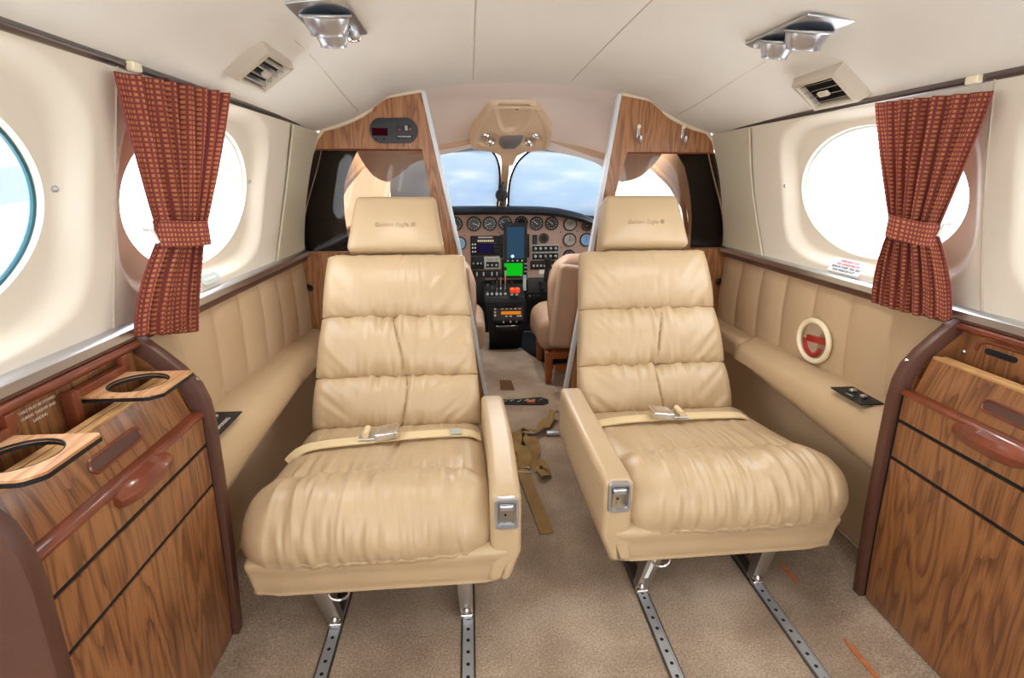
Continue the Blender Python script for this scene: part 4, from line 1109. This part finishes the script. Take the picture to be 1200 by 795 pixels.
def unit(u0, v0, u1, v1, dep, nm, mat, par=None, y=None, bevel=.0015, **kw):
    yy = (y if y is not None else YP); return build(MB().box((px(u0), yy-dep, pz(v1)), (px(u1), yy+.004, pz(v0))), nm, mat, par or T, bevel=bevel, **kw)
def knob(u, v, r, par, y, mat='aluminium', ln=.012): return build(MB().lathe([(0, 0), (r, 0), (r*.9, ln*.8), (r*.6, ln), (0, ln)], (px(u), y, pz(v)), (0, -1, 0), 12), 'knob', mat, par)
# moving map radio
g = unit(550, 275.5, 584.5, 298, .012, 'navigation_radio', 'black_plastic'); yf = YP-.012
unit(558, 284.5, 577, 295, .001, 'radio_screen', 'screen_purple', g, yf-.0005, 0)
for k in range(8): unit(558.5+k*2.4, 280, 560.3+k*2.4, 282.2, .002, 'radio_button', 'cream_plastic', g, yf, 0)
for u in (552.5, 555.5):
    for v in (285, 289, 293.5): knob(u, v, .0045, g, yf, 'aluminium', .006)
for u in (579, 582):
    for v in (284, 288, 292): knob(u, v, .0042, g, yf, 'charcoal', .006)
unit(559, 276.4, 576, 278, .0008, 'radio_title', 'placard_grey', g, yf, 0)
g = unit(566, 299.5, 584.5, 314, .010, 'radio_unit', 'placard_grey'); unit(568, 301, 582, 304.5, .001, 'radio_screen', 'gauge_silver', g, YP-.010, 0); unit(568, 305.5, 583, 312, .002, 'radio_keypad', 'black_plastic', g, YP-.010, 0)
for u in (570, 575, 580): knob(u, 309, .006, g, YP-.012)
g = unit(550, 299.5, 565.5, 314, .010, 'radio_unit', 'black_plastic')
for u in (553, 558, 562): knob(u, 307, .005, g, YP-.010)
g = unit(550, 315.5, 585.5, 324, .010, 'radio_unit', 'black_plastic')
for u in (556, 564, 574, 580): unit(u, 317.5, u+1.6, 322, .004, 'rocker', 'placard_grey', g, YP-.010, 0)
# right radio stack
for v0, v1, mt in ((286.5, 294.6, 'chrome'), (295.2, 304.2, 'chrome')):
    g = unit(622, v0, 655, v1, .008, 'radio_unit', 'placard_grey'); unit(622.8, v0+.9, 654.2, v1-.9, .003, 'radio_face', 'black_plastic', g, YP-.008, 0)
    for k in range(5): knob(626.6+k*6.1, (v0+v1)/2, .0075, g, YP-.011, 'aluminium', .010)
g = unit(621, 305.5, 652, 315, .008, 'radio_unit', 'black_plastic')
for k in range(6): unit(624+k*4.4, 309.5, 626+k*4.4, 312, .003, 'radio_button', 'placard_grey', g, YP-.008, 0)
unit(632, 315.6, 642, 321, .002, 'panel_label', 'white_paint')
g = unit(623.5, 275, 629, 286, .004, 'annunciator', 'black_plastic')
for k in range(4): unit(624.3, 276.5+k*2.4, 628.2, 278.2+k*2.4, .001, 'lamp', 'charcoal', g, YP-.004, 0)
# green radar screen
g = unit(586.5, 303, 617, 324.5, .016, 'radar_unit', 'black_plastic'); unit(589.5, 305, 611.5, 322, .001, 'radar_screen', 'screen_green', g, YP-.016, 0)
for v in (308, 312.5, 317): 
    for u in (614, 616): knob(u, v, .0035, g, YP-.016, 'aluminium', .005)
unit(609, 321, 611, 322.6, .001, 'lamp', 'gauge_sky', g, YP-.0165, 0)
for u0, u1 in ((584.8, 588.2), (615.5, 619.5)): unit(u0, 274, u1, 301, .012, 'side_unit', 'black_plastic')
for (u, v) in ((543, 251), (586, 251), (663, 252), (658, 290), (543, 275), (584, 272), (604, 252), (677, 271), (657, 272)):
    build(MB().lathe([(0, 0), (.003, 0), (.003, .003), (0, .003)], (px(u), YP, pz(v)), (0, -1, 0), 10), 'screw', 'charcoal', T)
# lower panel right and throttle quadrant
g = unit(618, 325, 662, 343, .014, 'lower_panel', 'charcoal')
for (u, v, r) in ((633, 331, .011), (641, 330, .009), (635, 338, .014), (648, 333, .010), (652, 339, .008)): knob(u, v, r, g, YP-.014, 'black_plastic', .012)
unit(620, 345, 642, 352, .012, 'lower_panel', 'black_plastic')
for u in (620.5, 631): knob(u, 347, .006, T, YP-.012, 'chrome', .012)
unit(545, 325, 566, 352, .012, 'lower_panel', 'black_plastic')
Q = thing('throttle_quadrant', (-.01, 2.5, .262), 'black throttle quadrant with chrome levers and two orange knobs', 'throttle quadrant')
rings = [[(-.104, y, z), (.086, y, z), (.086, 2.546, z), (-.104, 2.546, z)] for (y, z) in ((2.535, .335), (2.50, .312), (2.435, .295), (2.425, .268))]
build(MB().loft(rings), 'quadrant_housing', 'black_plastic', Q, bevel=.004)
def lever(x, zb, zt, kn, km, w=.0042):
    l = build(MB().tube([(x, 2.475, zb), (x, 2.445, lerp(zb, zt, .5)), (x, 2.425, zt)], w, 8), 'lever', 'chrome', Q)
    build(MB().rbox((x, 2.422, zt+.004), kn, min(kn)*.3, 3), 'lever_knob', km, l)
    build(MB().rbox((x, 2.452, zb+.004), (.013, .020, .012), .003, 3), 'lever_collar', 'aluminium', l)
for x, zt in ((-.045, .375), (-.026, .395), (-.005, .425)): lever(x, .300, zt, (.011, .012, .018), 'black_plastic')
for x, zt in ((-.088, .345), (-.068, .335)): lever(x, .300, zt, (.014, .014, .020), 'charcoal')
for x in (.026, .050): lever(x, .296, .322, (.024, .024, .027), 'orange_plastic')
for x in (-.06, -.03, 0, .03): build(MB().lathe([(0, 0), (.005, 0), (.004, .026), (0, .027)], (x, 2.53, .328), (0, -.5, 1), 10), 'toggle', 'charcoal', Q)
build(MB().box((.089, 2.545, .30), (.104, 2.555, .375)), 'trim_scale', 'placard_grey', Q, smooth=False)
build(MB().box((.090, 2.5445, .36), (.103, 2.5455, .374)), 'scale_mark', 'gauge_sky', Q, smooth=False)
P = thing('cockpit_pedestal', (px(592), 2.5, 0), 'black centre pedestal with amber display radio below the throttles', 'pedestal')
rings = [[(px(u0), y, z), (px(u1), y, z), (px(u1), 2.62, z), (px(u0), 2.62, z)] for (u0, u1, y, z) in ((566, 613, 2.472, .262), (568, 613, 2.465, .16), (570, 611, 2.52, .10), (571, 610, 2.56, .001))]
build(MB().loft(rings), 'pedestal_body', 'black_plastic', P, bevel=.003)
def pu(u): return -.062+(u-578)*.00411     # scale at the pedestal face
def pzz(v): return .252-(v-357)*.00439
fy = 2.462
r = build(MB().rbox(((pu(577.5)+pu(613.5))/2, fy-.004, (pzz(360)+pzz(375))/2), (pu(613.5)-pu(577.5), .02, pzz(360)-pzz(375)), .004, 4), 'pedestal_radio', 'charcoal', P)
build(MB().box((pu(587), fy-.0155, pzz(367.8)), (pu(610), fy-.0145, pzz(364.2))), 'amber_display', 'screen_amber', r, smooth=False)
for k in range(5): build(MB().box((pu(587+k*5), fy-.016, pzz(362.2)), (pu(590+k*5), fy-.0135, pzz(360.8))), 'radio_button', 'cream_plastic', r, smooth=False)
for u in (592, 597, 605.5, 608.5): build(MB().box((pu(u), fy-.016, pzz(370.4)), (pu(u+2.4), fy-.0135, pzz(369)) ), 'radio_button', 'cream_plastic', r, smooth=False)
for k in range(3): build(MB().rbox((pu(580), fy-.015, pzz(361.5+k*3.6)), (.009, .005, .010), .002, 2), 'rocker', 'cream_plastic', r)
for u in (590, 598, 605): build(MB().lathe([(0, 0), (.006, 0), (.004, .012), (0, .013)], (pu(u), fy-.004, pzz(375.5)), (0, -.6, -.8), 10), 'knob', 'chrome', P)
build(MB().rbox(((pu(578)+pu(612))/2, 2.47, .135), (.13, .03, .028), .008, 5), 'trim_wheel_guard', 'black_gloss', P)
# portable tablet
Tb = thing('tablet', (px(602), YP-.07, pz(306)), 'black framed tablet display mounted upright over the instrument panel', 'tablet')
ty = YP-.055
build(MB().rbox(((px(588.5)+px(615.5))/2, ty, (pz(260)+pz(305.5))/2), (px(615.5)-px(588.5), .014, pz(260)-pz(305.5)), .005, 5), 'tablet_body', 'black_plastic', Tb)
build(MB().box((px(592), ty-.0085, pz(300)), (px(612), ty-.0065, pz(264.5))), 'tablet_screen', 'screen_blue', Tb, smooth=False)
for k, mt in enumerate(('placard_grey', 'gauge_sky', 'placard_grey', 'placard_grey')): build(MB().rbox((px(593+k*5.6), ty-.008, pz(302.6)), (.008, .002, .007), .0008, 2), 'tablet_button', mt, Tb)
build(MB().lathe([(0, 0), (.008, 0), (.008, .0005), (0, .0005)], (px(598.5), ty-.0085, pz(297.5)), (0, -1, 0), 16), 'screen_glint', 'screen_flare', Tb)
build(MB().tube([(px(602), ty+.004, pz(285)), (px(602), YP-.004, pz(285))], .008, 8), 'mount_arm', 'black_plastic', Tb)
# control yokes
for s in (-1, 1):
    cx = .272 if s > 0 else -.30
    Yk = thing('control_yoke', (cx, 2.45, .38), 'black control yoke ahead of the %s pilot seat' % ('right' if s > 0 else 'left'), 'yoke')
    pts = [(cx-.085, 2.40, .475), (cx-.083, 2.40, .445), (cx-.090, 2.40, .405), (cx-.088, 2.40, .375), (cx-.06, 2.41, .368), (cx, 2.42, .372), (cx+.06, 2.41, .368), (cx+.088, 2.40, .375), (cx+.090, 2.40, .405), (cx+.083, 2.40, .445), (cx+.085, 2.40, .475)]
    build(MB().tube(spl(pts, 4), lambda t: .011+.006*(abs(2*t-1) > .75), 10), 'wheel', 'black_plastic', Yk)
    build(MB().tube([(cx, 2.42, .372), (cx, 2.56, .395)], .012, 10), 'column', 'aluminium', Yk)
# black footwell mats
for (x0, x1, y0, y1, lab) in ((-.083, .063, 2.535, 2.75, 'black rubber mat in front of the centre pedestal'),):
    build(MB().prism([(x0, y0, .001), (x1, y0, .001), (x1+.02, y1, .001), (x0+.01, y1, .001)], (0, 0, .003)), 'rubber_mat', 'black_plastic', label=lab, cat='mat', smooth=False)
build(MB().prism([(.07, 2.60, .001), (.11, 2.46, .001), (.19, 2.26, .001), (.42, 2.26, .001), (.45, 2.84, .001), (.08, 2.84, .001)], (0, 0, .003)), 'footwell_mat', 'black_plastic', label='black footwell floor mat ahead of the right pilot seat', cat='mat', smooth=False)
build(MB().prism([(-.16, 2.60, .001), (-.16, 2.30, .001), (-.42, 2.30, .001), (-.45, 2.84, .001), (-.11, 2.84, .001)], (0, 0, .003)), 'footwell_mat', 'black_plastic', label='black footwell floor mat ahead of the left pilot seat', cat='mat', smooth=False)

# ------------------------------------------------------------------ pilot seats
def pilot_seat(s):
    T = thing('pilot_seat', (s*.32, 2.15, 0), 'brown tan leather pilot seat on the %s of the cockpit' % ('right' if s > 0 else 'left'), 'seat')
    cx = s*.338
    def back(v, q):
        t = (q.z+1)/2
        w = interp([(0, .90), (.45, .97), (.70, .97), (.90, .84), (1, .66)], t)
        return (v.x*w+s*.0, v.y+.05*t-.02+.012*math.sin(PI*t)*(1 if v.y < 0 else 0)-.05*t*0, v.z)
    b = MB().rbox((cx, 2.085, .352), (.40, .10, .365), .045, 12, deform=back)
    build(b, 'backrest', 'cockpit_leather', T, ang=70)
    p = MB().rbox((cx, 2.022, .30), (.29, .03, .22), .014, 6); build(p, 'back_pocket', 'cockpit_leather', T)
    cu = MB().rbox((cx-s*.018, 2.26, .205), (.42, .38, .15), .05, 10, deform=lambda v, q: (v.x, v.y, v.z+.02*(1-q.x*q.x)*(q.z > 0)-.02*(q.y > .5)))
    build(cu, 'seat_cushion', 'cockpit_leather', T, ang=70)
    ar = MB().rbox((0, 0, 0), (.088, .085, .32), .018, 8)
    R = Matrix.Rotation(s*.14, 3, 'Y') @ Matrix.Rotation(-.05, 3, 'X')
    ar.v = [Vector((s*.196, 1.975, .352))+R @ Vector((v.x*lerp(.85, 1.1, (v.z+.15)/.30), v.y, v.z)) for v in ar.v]
    A = build(ar, 'folded_armrest', 'cockpit_leather', T, ang=70)
    st = [Vector((s*.196, 1.975, .352))+R @ Vector((x*lerp(.85, 1.1, (z+.15)/.30), -.0432, z)) for x, z in ((-.034, -.145), (.034, -.145), (.034, .145), (-.034, .145))]
    build(MB().tube(st, .0013, 6, closed=True), 'stitching', 'emboss', A)
    # base
    for x in (.150, .46):
        for y in (2.06, 2.36):
            build(MB().loft([[(s*x-.012, y-.012, .004), (s*x+.012, y-.012, .004), (s*x+.012, y+.012, .004), (s*x-.012, y+.012, .004)], [(s*x-.016, y-.01, .14), (s*x+.016, y-.01, .14), (s*x+.016, y+.02, .14), (s*x-.016, y+.02, .14)]]), 'leg', 'bronze_base', T, bevel=.002)
    build(MB().box((s*.305-.16, 2.05, .06), (s*.305+.16, 2.07, .085)), 'cross_bar', 'bronze_base', T, bevel=.002)
    build(MB().box((s*.305-.16, 2.05, .11), (s*.305+.16, 2.36, .14)), 'base_frame', 'bronze_base', T, bevel=.003)
    build(MB().tube([(s*.165, 2.04, .02), (s*.168, 2.035, .06), (s*.172, 2.04, .09)], .006, 8), 'adjuster', 'chrome', T)
pilot_seat(-1); pilot_seat(1)

# ------------------------------------------------------------------ light
W = bpy.data.worlds.new('sky'); SC.world = W; W.use_nodes = True
nt = W.node_tree; nt.nodes.clear()
out = nt.nodes.new('ShaderNodeOutputWorld'); bg = nt.nodes.new('ShaderNodeBackground')
tc = nt.nodes.new('ShaderNodeTexCoord'); n = N(nt, 'ShaderNodeTexNoise', Scale=2.5, Detail=4); L(nt, tc.outputs['Generated'], n.inputs['Vector'])
r = ramp(nt, n.outputs[0], [(.35, (.88, .95, 1, 1)), (.65, (.97, .985, 1, 1))]); L(nt, r.outputs[0], bg.inputs[0])
bg.inputs[1].default_value = 7.5
L(nt, bg.outputs[0], out.inputs[0])

cam = bpy.data.cameras.new('camera'); co = bpy.data.objects.new('camera', cam); COL.objects.link(co)
F = 620.; cam.sensor_width = 36; cam.lens = F*36/1200; cam.clip_start = .02
VP = (550., 211.); CX, CY = 600., 397.5
d = Vector(((VP[0]-CX)/F, -(VP[1]-CY)/F, -1)).normalized(); z = Vector((0, -d.z, d.y)).normalized()
if z.y < 0: z = -z
x = d.cross(z)
R = Matrix((x, d, z)).to_4x4()
co.matrix_world = Matrix.Translation((-.162, 0, .82)) @ R
SC.camera = co
vs = SC.view_settings; vs.view_transform = 'Standard'; vs.look = 'None'; vs.gamma = 1; vs.exposure = 0; vs.use_curve_mapping = False
SC.cycles.use_denoising = True
SC.cycles.max_bounces = 10; SC.cycles.diffuse_bounces = 6; SC.cycles.transparent_max_bounces = 12
SC.cycles.sample_clamp_indirect = 10
